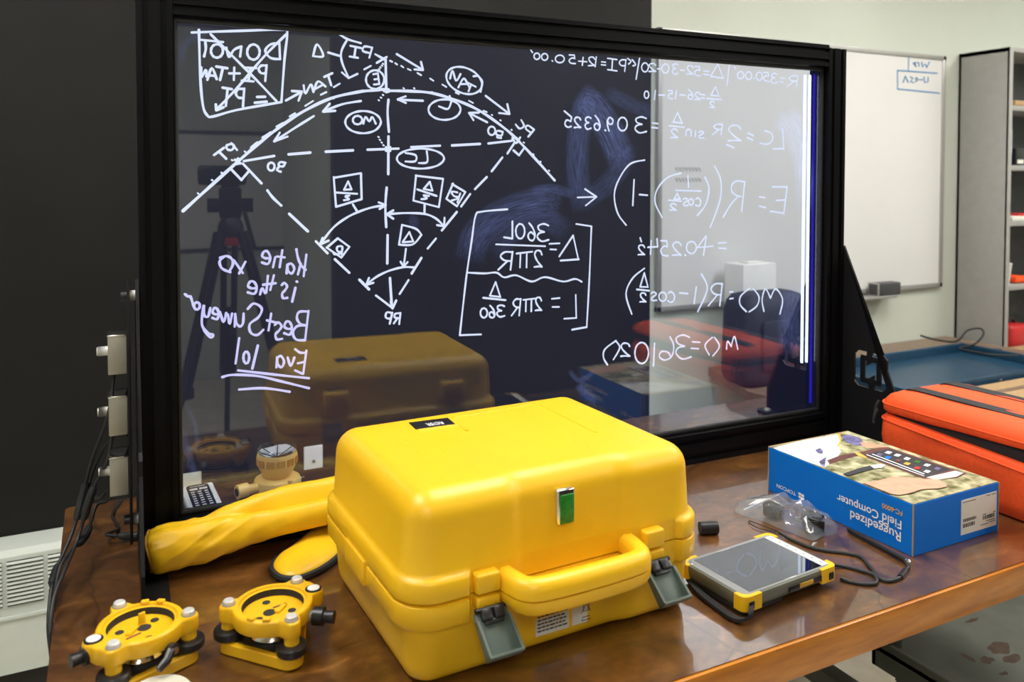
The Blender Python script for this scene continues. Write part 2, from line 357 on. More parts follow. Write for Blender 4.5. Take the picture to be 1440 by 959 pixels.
# ------------------------------------------------------------------ plates on the black wall
t = thing('wall_plate', 'white wall plate with a round button on the black wall', 'wall plate', (0.655, WY, 0.545))
MB().box((0, -0.005, 0.03), (0.066, 0.009, 0.115), 0.003).build('cover', 'white', t)
MB().cyl((0, -0.009, 0.035), (0, -0.014, 0.035), 0.006).build('button', 'chrome', t)
t = thing('wall_plate', 'plain cream wall plate low on the black wall behind the remote', 'wall plate', (0.248, WY, 0.545))
MB().box((0, -0.006, 0.0), (0.072, 0.011, 0.115), 0.003).build('cover', 'cream', t)
# ================================================================== whiteboard on the pale wall
t = thing('whiteboard', 'large framed whiteboard with faint blue notes on the pale green wall', 'whiteboard', (2.125, WY, 0.998))
wbw, wbh = 1.86, 1.215
MB().box((wbw/2, -0.010, wbh/2), (wbw-0.02, 0.012, wbh-0.02)).build('writing_surface', 'whiteboard', t, 0)
f = MB()
for c, d in (((wbw/2, -0.012, wbh-0.012), (wbw, 0.022, 0.024)), ((wbw/2, -0.012, 0.012), (wbw, 0.022, 0.024)), ((0.012, -0.012, wbh/2), (0.024, 0.022, wbh)), ((wbw-0.012, -0.012, wbh/2), (0.024, 0.022, wbh))):
    f.box(c, d, 0.003)
f.build('frame', 'alu', t)
MB().box((1.16, -0.05, -0.012), (0.52, 0.085, 0.014), 0.003).build('pen_tray', 'alu', t)
wo = Vector(t.location)
def wbpt(u, v): p = ony(u, v, WY-0.017); return (p.x-wo.x, -0.017, p.z-wo.z)
n_ = MB()
for st in ([(1278, 80), (1277, 100), (1318, 103)], [(1262, 99), (1262, 125), (1321, 131)], [(1262, 99), (1278, 100)], [(1284, 88), (1288, 94), (1286, 88), (1292, 88), (1292, 94)], [(1296, 87), (1297, 94), (1301, 90), (1303, 95), (1307, 87)],
           [(1270, 116), (1273, 107), (1277, 116)], [(1280, 108), (1284, 110), (1280, 115), (1285, 116)], [(1288, 109), (1292, 112), (1288, 115), (1288, 109)], [(1294, 112), (1297, 112)], [(1299, 108), (1300, 116), (1305, 115), (1305, 108)]):
    n_.tube([wbpt(*p) for p in st], 0.0035, 5)
n_.build('blue_note', 'blue_ink', t)
for row, y in enumerate((238, 253)):
    n_ = MB()
    for q in range(8):
        u = 950 + q*4.6; n_.tube([wbpt(u, y-3), wbpt(u+2.5, y+3), wbpt(u+3.2, y-2)], 0.0013, 4)
    n_.build('grey_note', 'alu', t)
t = thing('eraser_box', 'small dark box standing on the whiteboard pen tray', 'box', (3.49, WY-0.062, 0.993))
MB().box((0, 0, 0.031), (0.165, 0.06, 0.062), 0.006, 3).build('body', 'dark_grey', t)
MB().box((-0.078, 0, 0.031), (0.008, 0.062, 0.064), 0.003).build('end_cap', 'alu', t)
# ================================================================== bookshelf
t = thing('bookshelf', 'tall grey metal bookshelf standing against the pale wall', 'bookshelf', (4.115, 2.555, 0))
bh, bd, bw = 2.235, 0.27, 0.95
MB().box((0.012, bd/2, bh/2), (0.024, bd, bh), 0.002).build('side_panel', 'grey_paint', t)
MB().box((bw-0.012, bd/2, bh/2), (0.024, bd, bh), 0.002).build('side_panel', 'grey_paint', t)
MB().box((bw/2, bd-0.006, bh/2), (bw, 0.012, bh)).build('back_panel', 'dark_grey', t)
MB().box((bw/2, bd/2, bh-0.012), (bw, bd, 0.024), 0.002).build('top_panel', 'grey_paint', t)
fr = MB(); fr.box((0.014, 0.006, bh/2), (0.028, 0.014, bh), 0.002); fr.box((bw-0.014, 0.006, bh/2), (0.028, 0.014, bh), 0.002); fr.build('front_post', 'grey_paint', t)
SH = [0.06, 0.665, 1.01, 1.34, 1.625, 1.93]
for z in SH: MB().box((bw/2, bd/2, z), (bw-0.05, bd-0.02, 0.026), 0.002).build('shelf', 'grey_paint', t)
def on_shelf(name, label, cat, x, z, y=0.08, rz=0, group=None): return thing(name, label, cat, (4.115+x, 2.555+y, z+0.0135), rz, group)
t = on_shelf('book', 'dark blue book standing upright on the bookshelf', 'book', 0.046, SH[4], 0.085)
bb = MB(); bb.box((0, 0.0, 0.11), (0.028, 0.14, 0.22), 0.003); bb.build('cover', M['box_blue'] if False else mat('navy_cloth_cover', (0.02, 0.025, 0.12), 0.6, var=0.1), t)
MB().box((0, -0.0705, 0.12), (0.012, 0.002, 0.12)).build('spine_lettering', 'white_ink', t)
t = on_shelf('card_stack', 'flat cream cardboard pack on the top shelf of the bookshelf', 'cardboard', 0.2, SH[5], 0.09)
MB().box((0, 0, 0.014), (0.25, 0.15, 0.026), 0.003).build('pack', 'card', t)
t = on_shelf('paper_cup', 'white paper cup standing on the bookshelf', 'cup', 0.070, SH[2], 0.055)
MB().lathe([(0.026, 0), (0.038, 0.105), (0.040, 0.108), (0.038, 0.111), (0.035, 0.108), (0.024, 0.004)], 24).build('cup', 'white', t)
t = on_shelf('book', 'small orange book lying flat beside the paper cup', 'book', 0.20, SH[2], 0.10)
MB().box((0, 0, 0.02), (0.11, 0.13, 0.03), 0.004).build('cover', 'bag', t)
t = on_shelf('binder', 'pale folder lying flat on the middle shelf', 'folder', 0.16, SH[3], 0.08)
MB().box((0, 0, 0.012), (0.19, 0.14, 0.024), 0.004).build('cover', 'paper', t); MB().box((0.02, -0.02, 0.03), (0.1, 0.08, 0.012), 0.003).build('flap', 'red', t)
t = on_shelf('toolbox', 'red plastic case on the lowest visible bookshelf shelf', 'case', 0.23, SH[1], 0.12)
MB().box((0, 0, 0.06), (0.16, 0.13, 0.12), 0.02, 3).build('body', 'red', t); MB().tube(catmull([(-0.04, 0, 0.115), (-0.035, 0, 0.14), (0.035, 0, 0.14), (0.04, 0, 0.115)], 4), 0.008).build('handle', 'black', t)
t = on_shelf('paper_pad', 'cream paper pad lying in front of the red case', 'pad', 0.15, SH[1], 0.03)
MB().box((0, -0.03, 0.01), (0.16, 0.06, 0.02), 0.002).build('pad', 'card', t)
t = on_shelf('dark_box', 'small black box next to the blue book', 'box', 0.15, SH[4], 0.06)
MB().box((0, 0, 0.045), (0.075, 0.06, 0.09), 0.006).build('body', 'black', t); MB().box((0, -0.031, 0.02), (0.05, 0.003, 0.02)).build('sticker', 'paper', t)
# ================================================================== far table with the blue tray
FT = 0.73
t = thing('side_table', 'brown laminate table against the pale wall, behind the lightboard', 'table', (2.42, 1.72, 0))
MB().prism([(-0.02, 0.0), (1.62, 0.0), (1.62, 1.10), (0.0, 1.10), (-0.14, 0.7)], FT-0.038, FT).build('tabletop', 'far_wood', t)
for x, y in ((0.12, 0.08), (1.5, 0.08), (0.2, 1.0), (1.5, 1.0)): MB().box((x, y, (FT-0.038)/2), (0.045, 0.045, FT-0.038), 0.004).build('leg', 'dark_grey', t)
t = thing('steel_tray', 'dark blue steel tray with raised rim lying on the brown side table', 'tray', (2.69, 2.02, FT))
tw, td, th = 1.02, 0.49, 0.052
MB().box((tw/2, td/2, 0.006), (tw, td, 0.012)).build('tray_floor', 'tray_blue', t)
r_ = MB(); 
for c, d in (((tw/2, 0.01, th/2), (tw, 0.02, th)), ((tw/2, td-0.01, th/2), (tw, 0.02, th)), ((0.01, td/2, th/2), (0.02, td, th)), ((tw-0.01, td/2, th/2), (0.02, td, th))): r_.box(c, d, 0.003)
r_.build('rim', 'tray_blue', t)
for x in (0.55, 0.95): MB().cyl((x, 0.0, 0.026), (x, -0.004, 0.026), 0.009).build('rivet', 'chrome', t)
MB().box((1.13, td-0.1, 0.02), (0.05, 0.03, 0.016), 0.004).build('corner_clip', 'black', t)
cz = MB(); pts = [(1295, 472, 0.0), (1318, 478, 0.0), (1345, 480, 0.01), (1360, 465, 0.06), (1378, 462, 0.075), (1383, 470, 0.06), (1370, 484, 0.02), (1350, 490, 0.0), (1390, 498, 0.0), (1432, 500, 0.0)]
P_ = []
for u, v, h in pts:
    p = onz(u, v+ (0), FT+0.065+h) ; P_.append(p)
cz.tube(catmull(P_, 5), 0.005, 6); tag(cz.build('thin_cable', 'black_rubber'), 'thin dark cable looped over the corner of the blue tray', 'cable')
t = thing('cardboard_box', 'plain brown cardboard box behind the orange bag', 'box', (3.05, 1.755, FT), 0.0)
MB().box((0.2, 0.13, 0.02), (0.55, 0.20, 0.036), 0.002).build('carton', 'card', t)
MB().box((0.2, 0.14, 0.0385), (0.55, 0.03, 0.001)).build('flap_seam', 'far_wood', t)
# dark padded case and white carton, seen through the lightboard
t = thing('padded_case', 'tall dark padded case on the brown side table, seen through the glass', 'case', (2.29, 2.43, FT))
R = rbox_rings(0.36, 0.20, [(0.0, 0.03), (0.012, 0.012), (0.04, 0.0), (0.30, 0.008), (0.34, 0.018), (0.365, 0.04), (0.375, 0.07)], 0.06)
MB().ring(R).build('body', 'navy', t); MB().box((0.18, -0.004, 0.17), (0.22, 0.012, 0.2), 0.01).build('front_pocket', 'navy', t)
t = thing('white_carton', 'tall white carton standing behind the dark padded case', 'box', (2.45, 2.655, FT))
MB().box((0.11, 0.06, 0.235), (0.19, 0.12, 0.47), 0.004).build('carton', 'white', t); MB().box((0.12, 0.06, 0.472), (0.10, 0.06, 0.006), 0.002).build('lid_tab', 'paper', t)
# ================================================================== workbench
t = thing('workbench', 'lacquered wooden workbench with dark mottled top and orange front edge', 'workbench', (-0.08, 0.917, 0))
BWd, BDp = 2.40, 1.08
top = MB().prism(rrect(BWd, BDp, 0.012, 4), TT-0.058, TT).build('tabletop', 'bench', t)
MB().box((BWd/2, -0.002, TT-0.031), (BWd-0.01, 0.008, 0.058), 0.002).build('front_edge', 'bench_edge', t)
for x in (1.75, 0.25):
    for y in ((0.86,) if x > 1 else (0.12, 0.86)): MB().box((x, y, (TT-0.058)/2), (0.055, 0.055, TT-0.058), 0.004).build('leg', 'black_metal', t)
    MB().box((x, 0.50, 0.28), (0.05, 0.78, 0.05), 0.004).build('leg_rail', 'cart', t)
MB().box((1.0, 0.86, 0.35), (1.46, 0.04, 0.06), 0.004).build('stretcher', 'black_metal', t)
MB().box((1.125, 0.14, (TT-0.058)/2), (0.04, 0.05, TT-0.058), 0.004).build('leg', 'black_metal', t)
# steel cart under the right end
CZ = 0.29
t = thing('steel_cart', 'low grey-green steel cart with worn stained deck under the bench', 'cart', (1.912, 0.571, 0))
cw, cdp = 0.85, 0.97
MB().box((cw/2, cdp/2, CZ-0.02), (cw, cdp, 0.012)).build('deck', 'cart', t)
r_ = MB()
for c, d in (((cw/2, cdp-0.008, CZ-0.035), (cw, 0.016, 0.078)), ((cw/2, 0.008, CZ-0.035), (cw, 0.016, 0.078)), ((0.008, cdp/2, CZ-0.035), (0.016, cdp, 0.078)), ((cw-0.008, cdp/2, CZ-0.035), (0.016, cdp, 0.078))): r_.box(c, d, 0.003)
r_.build('rim', 'cart', t)
def stain(u, v, rx, ry):
    p = onz(u, v, CZ-0.0138); P = []
    for q in range(24):
        a = 2*PI*q/24; r = 0.75+0.45*noise.noise(Vector((u*0.1+math.cos(a)*1.3, v*0.1+math.sin(a)*1.3, 0)))
        P.append((p.x-1.912+rx*r*math.cos(a), p.y-0.571+ry*r*math.sin(a), CZ-0.0138))
    return P
for a in ((1405, 912, 0.05, 0.03), (1388, 928, 0.03, 0.02), (1362, 925, 0.012, 0.03), (1425, 925, 0.04, 0.02), (1368, 872, 0.03, 0.01), (1412, 947, 0.02, 0.008)):
    P = stain(*a); MB().add(P, [tuple(range(len(P)))]).build('stain', 'rust', t, 0)
for x in (0.06, cw-0.06):
    for y in (0.1, cdp-0.09):
        MB().box((x, y, CZ-0.085), (0.07, 0.07, 0.03), 0.004).build('caster_plate', 'cart', t)
        c_ = MB(); c_.box((x-0.022, y, 0.115), (0.008, 0.045, 0.16), 0.002); c_.box((x+0.022, y, 0.115), (0.008, 0.045, 0.16), 0.002); cf = c_.build('caster_fork', 'black_metal', t)
        MB().cyl((x-0.016, y, 0.053), (x+0.016, y, 0.053), 0.052, seg=24).build('caster_wheel', 'black_rubber', cf)
# corner post of the cart
MB().box((0.03, cdp-0.03, CZ-0.03), (0.05, 0.05, 0.09), 0.003).build('corner_post', 'cart', t)
# ================================================================== lightboard
BO = Vector((0.1251, 1.6636, 0.9265)); BYAW = -0.0202885; GW, GH = 1.6535, 0.9473
bn = Vector((-math.sin(BYAW), math.cos(BYAW), 0)); bex = Vector((math.cos(BYAW), math.sin(BYAW), 0))
LB = thing('lightboard', 'large black framed glass lightboard covered in glowing mirrored handwriting, on the workbench', 'lightboard', (BO.x, BO.y, TT), BYAW)
z0 = BO.z-TT   # glass bottom, local
def extr_bar(name, along, length, w, d, at, mirror=1):
    """slotted aluminium profile: section w x d with two grooves on its front"""
    b = MB(); g = 0.005; s = w/6
    sec = [(-w/2, -d/2), (-s*2, -d/2), (-s*2, -d/2+0.008), (-s, -d/2+0.008), (-s, -d/2), (s, -d/2), (s, -d/2+0.008), (s*2, -d/2+0.008), (s*2, -d/2), (w/2, -d/2), (w/2, d/2), (-w/2, d/2)]
    if along == 'x': r0 = [(at[0], at[1]+q, at[2]+p) for p, q in sec]; r1 = [(at[0]+length, y, z) for x, y, z in r0]
    else: r0 = [(at[0]+p, at[1]+q, at[2]) for p, q in sec]; r1 = [(x, y, z+length) for x, y, z in r0]
    b.ring([r0, r1]); return b.build(name, 'black_metal', LB, 20)
PW = 0.062; FT_Y = -0.022
extr_bar('post', 'z', 1.075, PW, 0.07, (-PW/2-0.001, FT_Y+0.02, 0.0))
extr_bar('post', 'z', 1.075, PW, 0.07, (GW+PW/2+0.001, FT_Y+0.02, 0.0))
extr_bar('top_bar', 'x', GW, 0.058, 0.046, (0, -0.0135, z0+GH+0.03))
extr_bar('bottom_bar', 'x', GW, 0.076, 0.046, (0, -0.0135, z0-0.0385))
# rubber glazing bead round the pane
bd_ = MB()
for c, d in (((GW/2, -0.014, z0+0.005), (GW, 0.012, 0.010)), ((GW/2, -0.014, z0+GH-0.005), (GW, 0.012, 0.010)), ((0.004, -0.014, z0+GH/2), (0.008, 0.012, GH)), ((GW-0.004, -0.014, z0+GH/2), (0.008, 0.012, GH))): bd_.box(c, d, 0.003)
bd_.build('glazing_bead', 'black_rubber', LB)
pane = MB().box((GW/2, 0.0045, z0+GH/2), (GW, 0.009, GH)).build('glass_pane', 'pane', LB, 0)
# LED strips at the right edge
for s_, w_ in ((GW-0.034, 0.0045), (GW-0.0165, 0.0038)):
    MB().box((s_, 0.016, z0+0.53), (w_, 0.008, 0.80), 0.002).build('led_tube', 'led_white', LB)
MB().box((GW-0.003, 0.013, z0+GH/2), (0.003, 0.006, GH-0.03)).build('led_edge_strip', 'led_blue', LB, 0)
# side gussets with cut-out recycling arrows
def gusset(s, inner):
    X0 = s; th_ = 0.006
    H = 0.535
    prof = [(-0.245, 0.0), (-0.245, 0.075), (-0.035, H), (0.045, H), (0.255, 0.075), (0.255, 0.0)]
    b = MB()
    # triangulated plate with two square openings (front and rear half)
    def hole(cy): return [(cy-0.052, 0.17), (cy-0.04, 0.158), (cy+0.04, 0.158), (cy+0.052, 0.17), (cy+0.052, 0.243), (cy+0.04, 0.255), (cy-0.04, 0.255), (cy-0.052, 0.243)]
    bm = bmesh.new(); loops = []
    for poly in (prof, hole(-0.128), hole(0.138)):
        vs_ = [bm.verts.new((X0, y, z)) for y, z in poly]
        loops += [bm.edges.new((vs_[i], vs_[(i+1) % len(vs_)])) for i in range(len(vs_))]
    bmesh.ops.triangle_fill(bm, use_beauty=True, use_dissolve=False, edges=loops)
    r = bmesh.ops.extrude_face_region(bm, geom=bm.faces[:])
    for v in r['geom']:
        if isinstance(v, bmesh.types.BMVert): v.co.x += th_
    b.bm(bm)
    g = b.build('gusset', 'black_panel', LB, 0)
    # arrow frame inside the openings
    for cy in (-0.128, 0.138):
        a = MB(); i0, i1 = 0.030, 0.018
        for c, d in (((X0+th_/2, cy, 0.2065+0.030), (th_*0.8, 0.064, 0.014)), ((X0+th_/2, cy, 0.2065-0.030), (th_*0.8, 0.064, 0.014)), ((X0+th_/2, cy-0.026, 0.2065), (th_*0.8, 0.014, 0.06)), ((X0+th_/2, cy+0.026, 0.2065), (th_*0.8, 0.014, 0.06))): a.box(c, d)
        for sg in (-1, 1):
            zz = 0.2065+sg*0.031; yy = cy+sg*0.012
            a.add([(X0, yy-0.0, zz-0.020), (X0, yy, zz+0.020), (X0, yy-sg*0.03, zz), (X0+th_, yy, zz-0.020), (X0+th_, yy, zz+0.020), (X0+th_, yy-sg*0.03, zz)], [(0, 1, 2), (3, 5, 4), (0, 2, 5, 3), (1, 4, 5, 2), (0, 3, 4, 1)])
        for (dy, dz) in ((0.0, 0.041), (0.0, -0.041)): a.box((X0+th_/2, cy+dy, 0.2065+dz), (th_*0.8, 0.010, 0.018))
        a.build('arrow_emblem', 'black_panel', g, 0)
    # foot flange turned inward
    sgn = 1 if inner > 0 else -1
    f_ = MB(); xa = X0 if sgn > 0 else X0+th_-0.046
    f_.prism(rrect(0.046, 0.52, 0.02, 5, ox=xa, oy=-0.255), 0.0, 0.007); fl = f_.build('foot_flange', 'black_panel', LB)
    for y in (-0.225, 0.235): MB().lathe([(0.011, 0), (0.011, 0.003), (0.006, 0.007)], 16, X=Matrix.Translation((xa+0.024, y, 0.007))).build('bolt', 'steel', fl)
gusset(-PW-0.009, 1); gusset(GW+PW+0.003, -1)
# ------------------------------------------------------------------ handwriting on the rear face of the pane (mirrored from this side)
CROP = {'A': (240, 20, .3128), 'B': (500, 40, .3128), 'C': (720, 40, .31275), 'D': (240, 280, .3128), 'E': (430, 240, .2502), 'F': (630, 270, .3681)}
WYL = 0.0095; wpo = BO + bn*WYL
def wp(c, x, y):
    ox, oy, k = CROP[c]; p = onpl(ox+x*k, oy+y*k, wpo, bn) - BO
    return Vector((p.dot(bex), p.z))
def ell(cx, cy, rx, ry, rot=0, a0=0.3, n=14, over=0.2):
    P = []; c, s = math.cos(rot), math.sin(rot)
    for k in range(n+1):
        a = a0 + (2*PI+over)*k/n; x, y = rx*math.cos(a), ry*math.sin(a); P.append((cx+x*c-y*s, cy+x*s+y*c))
    return P
def ribbon(mb, pts, hw, smooth=True):
    P = catmull([(p.x, p.y, 0) for p in pts], 5) if (smooth and len(pts) > 2) else [Vector((p.x, p.y, 0)) for p in pts]
    Q = [P[0]]
    for p in P[1:]:
        if (p-Q[-1]).length > 0.0004: Q.append(p)
    if len(Q) == 1: Q.append(Q[0]+Vector((0.0012, 0.0006, 0)))
    n = len(Q); L = []; R = []
    for i in range(n):
        t = (Q[min(i+1, n-1)]-Q[max(i-1, 0)]).normalized(); m = Vector((-t.y, t.x, 0))
        wv = hw*(1+0.12*math.sin(i*0.9+Q[0].x*90)); L.append(Q[i]+m*wv); R.append(Q[i]-m*wv)
    def cap(c, d):
        a0 = math.atan2(d.y, d.x); return [c+Vector((math.cos(a0-PI/2+PI*k/6), math.sin(a0-PI/2+PI*k/6), 0))*hw for k in range(1, 6)]
    e = cap(Q[-1], Q[-1]-Q[-2]); b = cap(Q[0], Q[0]-Q[1])
    to3 = lambda p, dy: (p.x, WYL+dy, p.y + z0)
    for dy in (0.0, ):
        V = [to3(p, dy) for p in L]+[to3(p, dy) for p in R]; Fs = [(i, i+1, n+i+1, n+i) for i in range(n-1)]
        mb.add(V, Fs)
        mb.add([to3(p, dy) for p in [R[-1]]+e+[L[-1]]], [tuple(range(7))]); mb.add([to3(p, dy) for p in [L[0]]+b+[R[0]]], [tuple(range(7))])
GL = {'2': [[(.05, .24), (.25, .03), (.7, 0), (.95, .2), (.8, .48), (.4, .78), (.04, .98)], [(.04, .98), (.5, .96), (1, .99)]],
 '3': [[(.05, .08), (.45, -.02), (.88, .1), (.82, .34), (.4, .47)], [(.4, .47), (.82, .54), (.97, .78), (.6, 1.02), (.03, .93)]],
 '4': [[(.2, 0), (.05, .52)], [(.05, .52), (1, .55)], [(.74, .12), (.68, 1)]],
 '5': [[(.95, 0), (.2, .02)], [(.2, .02), (.12, .42)], [(.12, .42), (.55, .36), (.96, .62), (.72, .94), (.03, 1)]],
 '6': [[(.8, 0), (.32, .3), (.06, .7), (.32, 1), (.8, .93), (.92, .68), (.55, .52), (.1, .72)]],
 '9': [[(.92, .26), (.58, .0), (.1, .18), (.18, .46), (.6, .5), (.92, .26), (.88, .6), (.66, 1)]],
 'R': [[(.1, 0), (.1, 1)], [(.1, .03), (.65, .02), (.95, .24), (.65, .47), (.12, .52)], [(.4, .52), (1, 1)]],
 'P': [[(.1, 0), (.1, 1)], [(.1, .03), (.7, .03), (.97, .26), (.65, .5), (.1, .52)]],
 'D': [[(.1, 0), (.06, 1)], [(.1, .02), (.65, .08), (.98, .48), (.65, .92), (.06, 1)]],
 'B': [[(.08, 0), (.1, 1)], [(.08, .02), (.7, .03), (.82, .24), (.55, .44), (.14, .5)], [(.14, .5), (.75, .52), (.98, .76), (.7, .98), (.1, 1)]],
 'e': [[(.1, .52), (.55, .55), (.92, .38), (.7, .05), (.32, .08), (.06, .5), (.3, .95), (.95, .85)]],
 's': [[(.92, .12), (.5, -.02), (.1, .2), (.4, .45), (.85, .68), (.7, .97), (.05, .95)]],
 'S': [[(.98, .16), (.6, -.02), (.12, .14), (.3, .42), (.85, .66), (.8, .94), (.4, 1.02), (.02, .85)]],
 'c': [[(.95, .12), (.55, -.02), (.1, .35), (.2, .85), (.6, 1.02), (1, .88)]],
 'a': [[(.85, .12), (.4, .0), (.06, .5), (.35, 1), (.8, .72), (.88, .1)], [(.88, .1), (.97, 1)]],
 'u': [[(.05, 0), (.12, .75), (.45, 1), (.85, .7), (.95, .02)], [(.95, .02), (1, 1)]]}
def glyph(ch, x0, y0, x1, y1, sh=0.0):
    return [[(x1-(x1-x0)*px+sh*(py-.5), y0+(y1-y0)*py) for px, py in st] for st in GL[ch]]
def write(name, crop, strokes, hw=0.0033, material='glow_white', straight=False, label=None):
    mb = MB()
    flat = []
    for st in strokes:
        if st[0] == 'g': flat += glyph(*st[1:])
        else: flat.append(st)
    for st in flat:
        c = crop
        if isinstance(st[0], str): c = st[0]; st = st[1:]
        if len(st) == 1: st = [st[0], (st[0][0]+3, st[0][1]+2)]
        ribbon(mb, [wp(c, *p) for p in st], hw, not straight)
    o = mb.build(name, material, LB, 0)
    if label: o['label'] = label
    return o
H1, H2 = 0.0026, 0.00185
write('crossed_out_note', 'A', [
    [(95, 82), (300, 75), (500, 70), (524, 82), (512, 200), (498, 393)], [(498, 395), (300, 430), (190, 460), (165, 455), (145, 410), (133, 280), (127, 70)],
    [(180, 90), (270, 180), (380, 290), (475, 390)], [(520, 90), (420, 190), (300, 330), (205, 430)], [(203, 405), (205, 432)], [(205, 432), (238, 418)],
    [(135, 115), (235, 125)], [(155, 120), (158, 155), (150, 190)], ell(208, 165, 27, 30), [(250, 150), (262, 192), (285, 160), (318, 145)], [(318, 145), (312, 190)], ell(372, 170, 28, 34),
    ['g', 'D', 424, 130, 496, 202],
    [(138, 240), (137, 285), (158, 250), (160, 280)], [(165, 295), (185, 242), (207, 292)], [(172, 275), (200, 277)], [(205, 235), (255, 243)], [(235, 240), (222, 296)], [(263, 266), (310, 266)], [(286, 240), (284, 295)],
    [(330, 240), (385, 242)], [(358, 242), (350, 298)], [(320, 298), (372, 302)], ['g', 'P', 393, 229, 432, 300, -6],
    [(233, 330), (275, 337)], [(256, 335), (248, 412)], ['g', 'P', 290, 334, 332, 415, -6], [(388, 372), (425, 371)], [(378, 398), (432, 393)]], H1*0.92,
    label='crossed-out boxed note with a large cross')
write('curve', 'A', [[(55, 885), (160, 790), (305, 660), (400, 578), (500, 500), (600, 435), (720, 378), (840, 350), (900, 343), (962, 337)],
    ['B', (128, 281), (145, 280), (250, 282), (340, 290), (430, 315), (520, 350), (600, 397), (680, 457), (730, 503), (800, 577), (895, 683)],
    [(290, 655), (312, 670)], [(303, 650), (300, 672)], ['B', (140, 276), (148, 284)], ['B', (148, 274), (138, 286)]], H1*1.15, label='long glowing arc of the diagram')
write('curve_ticks', 'A', [[(333, 617)], [(275, 655)], [(228, 712)], [(185, 745)], [(122, 805)], [(692, 388)], [(730, 377)], [(787, 358)], [(862, 342)],
    [(605, 412), (640, 390)], [(675, 362), (700, 350)], [(733, 328), (760, 312)], [(870, 248), (900, 232)], [(535, 460), (560, 445)], [(475, 505), (505, 488)], [(412, 555), (450, 530)], [(360, 600), (390, 575)]] +
    [['B', p] for p in ((215, 268), (262, 268), (343, 285), (422, 303), (612, 388), (650, 412), (700, 455), (755, 512), (798, 565), (830, 598), (868, 638))] +
    [['B', *s] for s in ([(155, 145), (165, 150)], [(178, 156), (187, 162)], [(205, 168), (215, 175)], [(235, 182), (248, 188)], [(278, 200), (295, 210)], [(335, 225), (350, 235)], [(390, 252), (408, 263)], [(450, 288), (465, 295)], [(510, 325), (528, 335)], [(575, 370), (590, 376)],
     [(122, 158)], [(117, 166)], [(110, 174)], [(105, 182)], [(122, 298)], [(113, 310)], [(103, 322)], [(102, 487)], [(108, 500)], [(116, 512)], [(124, 524)])], H2)
write('curve_arrows', 'A', [[(518, 388), (590, 348)], [(545, 345), (590, 348)], [(590, 348), (575, 388)], [(855, 390), (770, 405), (685, 438)], [(715, 402), (685, 438)], [(685, 438), (740, 434)],
    [(643, 458), (560, 510), (465, 572)], [(490, 533), (465, 572)], [(465, 572), (525, 550)],
    ['B', (185, 115), (300, 185)], ['B', (265, 184), (303, 187)], ['B', (303, 187), (294, 150)], ['B', (585, 303), (690, 383)], ['B', (645, 380), (692, 385)], ['B', (692, 385), (682, 340)],
    ['B', (303, 325), (190, 320)], ['B', (225, 305), (190, 318)], ['B', (190, 318), (226, 335)], ['B', (592, 422), (510, 380)], ['B', (555, 378), (510, 380)], ['B', (510, 380), (530, 412)]], H1*0.9)
write('curve_letters', 'A', [[(640, 188), (658, 135), (686, 188), (640, 188)], [(708, 172), (762, 188)], [(755, 88), (795, 112), (855, 130)], [(795, 112), (768, 165), (770, 215), (800, 285)], [(770, 262), (800, 287)], [(800, 287), (840, 268)],
    [(808, 142), (856, 152)], [(832, 148), (825, 194)], [(805, 190), (842, 196)], [(906, 150), (893, 195)], [(905, 150), (872, 145), (864, 165), (897, 175)], [(920, 180), (958, 204)],
    [(598, 320), (606, 356), (630, 315), (640, 347)], [(642, 350), (662, 302), (696, 325)], [(652, 335), (682, 318)], [(690, 282), (727, 265)], [(708, 275), (722, 320)],
    [(195, 633), (240, 600)], [(217, 618), (250, 650)], [(275, 583), (252, 590), (255, 607), (275, 610), (285, 592), (272, 580)], [(275, 582), (298, 610)], ell(452, 685, 15, 18), [(515, 668), (492, 665), (486, 680), (505, 684), (516, 668)], [(490, 682), (478, 700), (495, 708)],
    ['B', (92, 118), (137, 140)], ['B', (140, 128), (95, 155)], ['B'] + ell(88, 230, 41, 42), ['B', (100, 202), (107, 250)], ['B', (100, 202), (80, 206)], ['B', (104, 226), (85, 229)], ['B', (107, 250), (83, 252)],
    ['B'] + ell(488, 234, 84, 56, 0.42), ['B', (530, 215), (550, 215), (570, 240), (562, 285)], ['B', (425, 225), (436, 190), (452, 235), (472, 205)], ['B', (462, 265), (487, 225), (510, 262)], ['B', (470, 250), (500, 250)], ['B', (497, 240), (540, 262)], ['B', (520, 252), (508, 282)],
    ['B'] + ell(400, 365, 72, 46), ['B', (375, 350), (415, 362), (430, 330)], ['B'] + ell(612, 460, 16, 19), ['B', (662, 465), (638, 460), (632, 475), (655, 482), (662, 465)], ['B', (640, 480), (637, 490), (655, 492)],
    ['B', (745, 412), (757, 438), (738, 450), (720, 432)], ['B', (803, 455), (776, 487)], ['B', (803, 455), (775, 436), (765, 450), (790, 470)],
    ell(865, 485, 80, 50), ell(840, 476, 21, 19), [(866, 492), (876, 462), (893, 482), (906, 462), (922, 492)], ['B'] + ell(292, 585, 106, 45), ['B', (320, 552), (322, 600), (285, 605)], ['B', (225, 560), (270, 570), (268, 597), (225, 598)]], H1*0.86)
write('chord_line', 'A', [[(330, 660), (465, 637)], [(530, 630), (628, 622)], [(697, 618), (820, 612)], [(885, 609), (962, 607)], ['B', (55, 545), (193, 540)], ['B', (250, 533), (380, 527)], ['B', (433, 526), (560, 519)], ['B', (597, 517), (703, 505)], ['B', (137, 534), (156, 550)], ['B', (156, 534), (137, 550)],
    [(275, 700), (318, 745)], [(318, 745), (352, 705)], ['B', (710, 548), (735, 570)], ['B', (735, 570), (760, 535)], ['B', (705, 492), (722, 515), (740, 490)], ['B', (705, 500), (718, 490), (735, 505)]], H1)
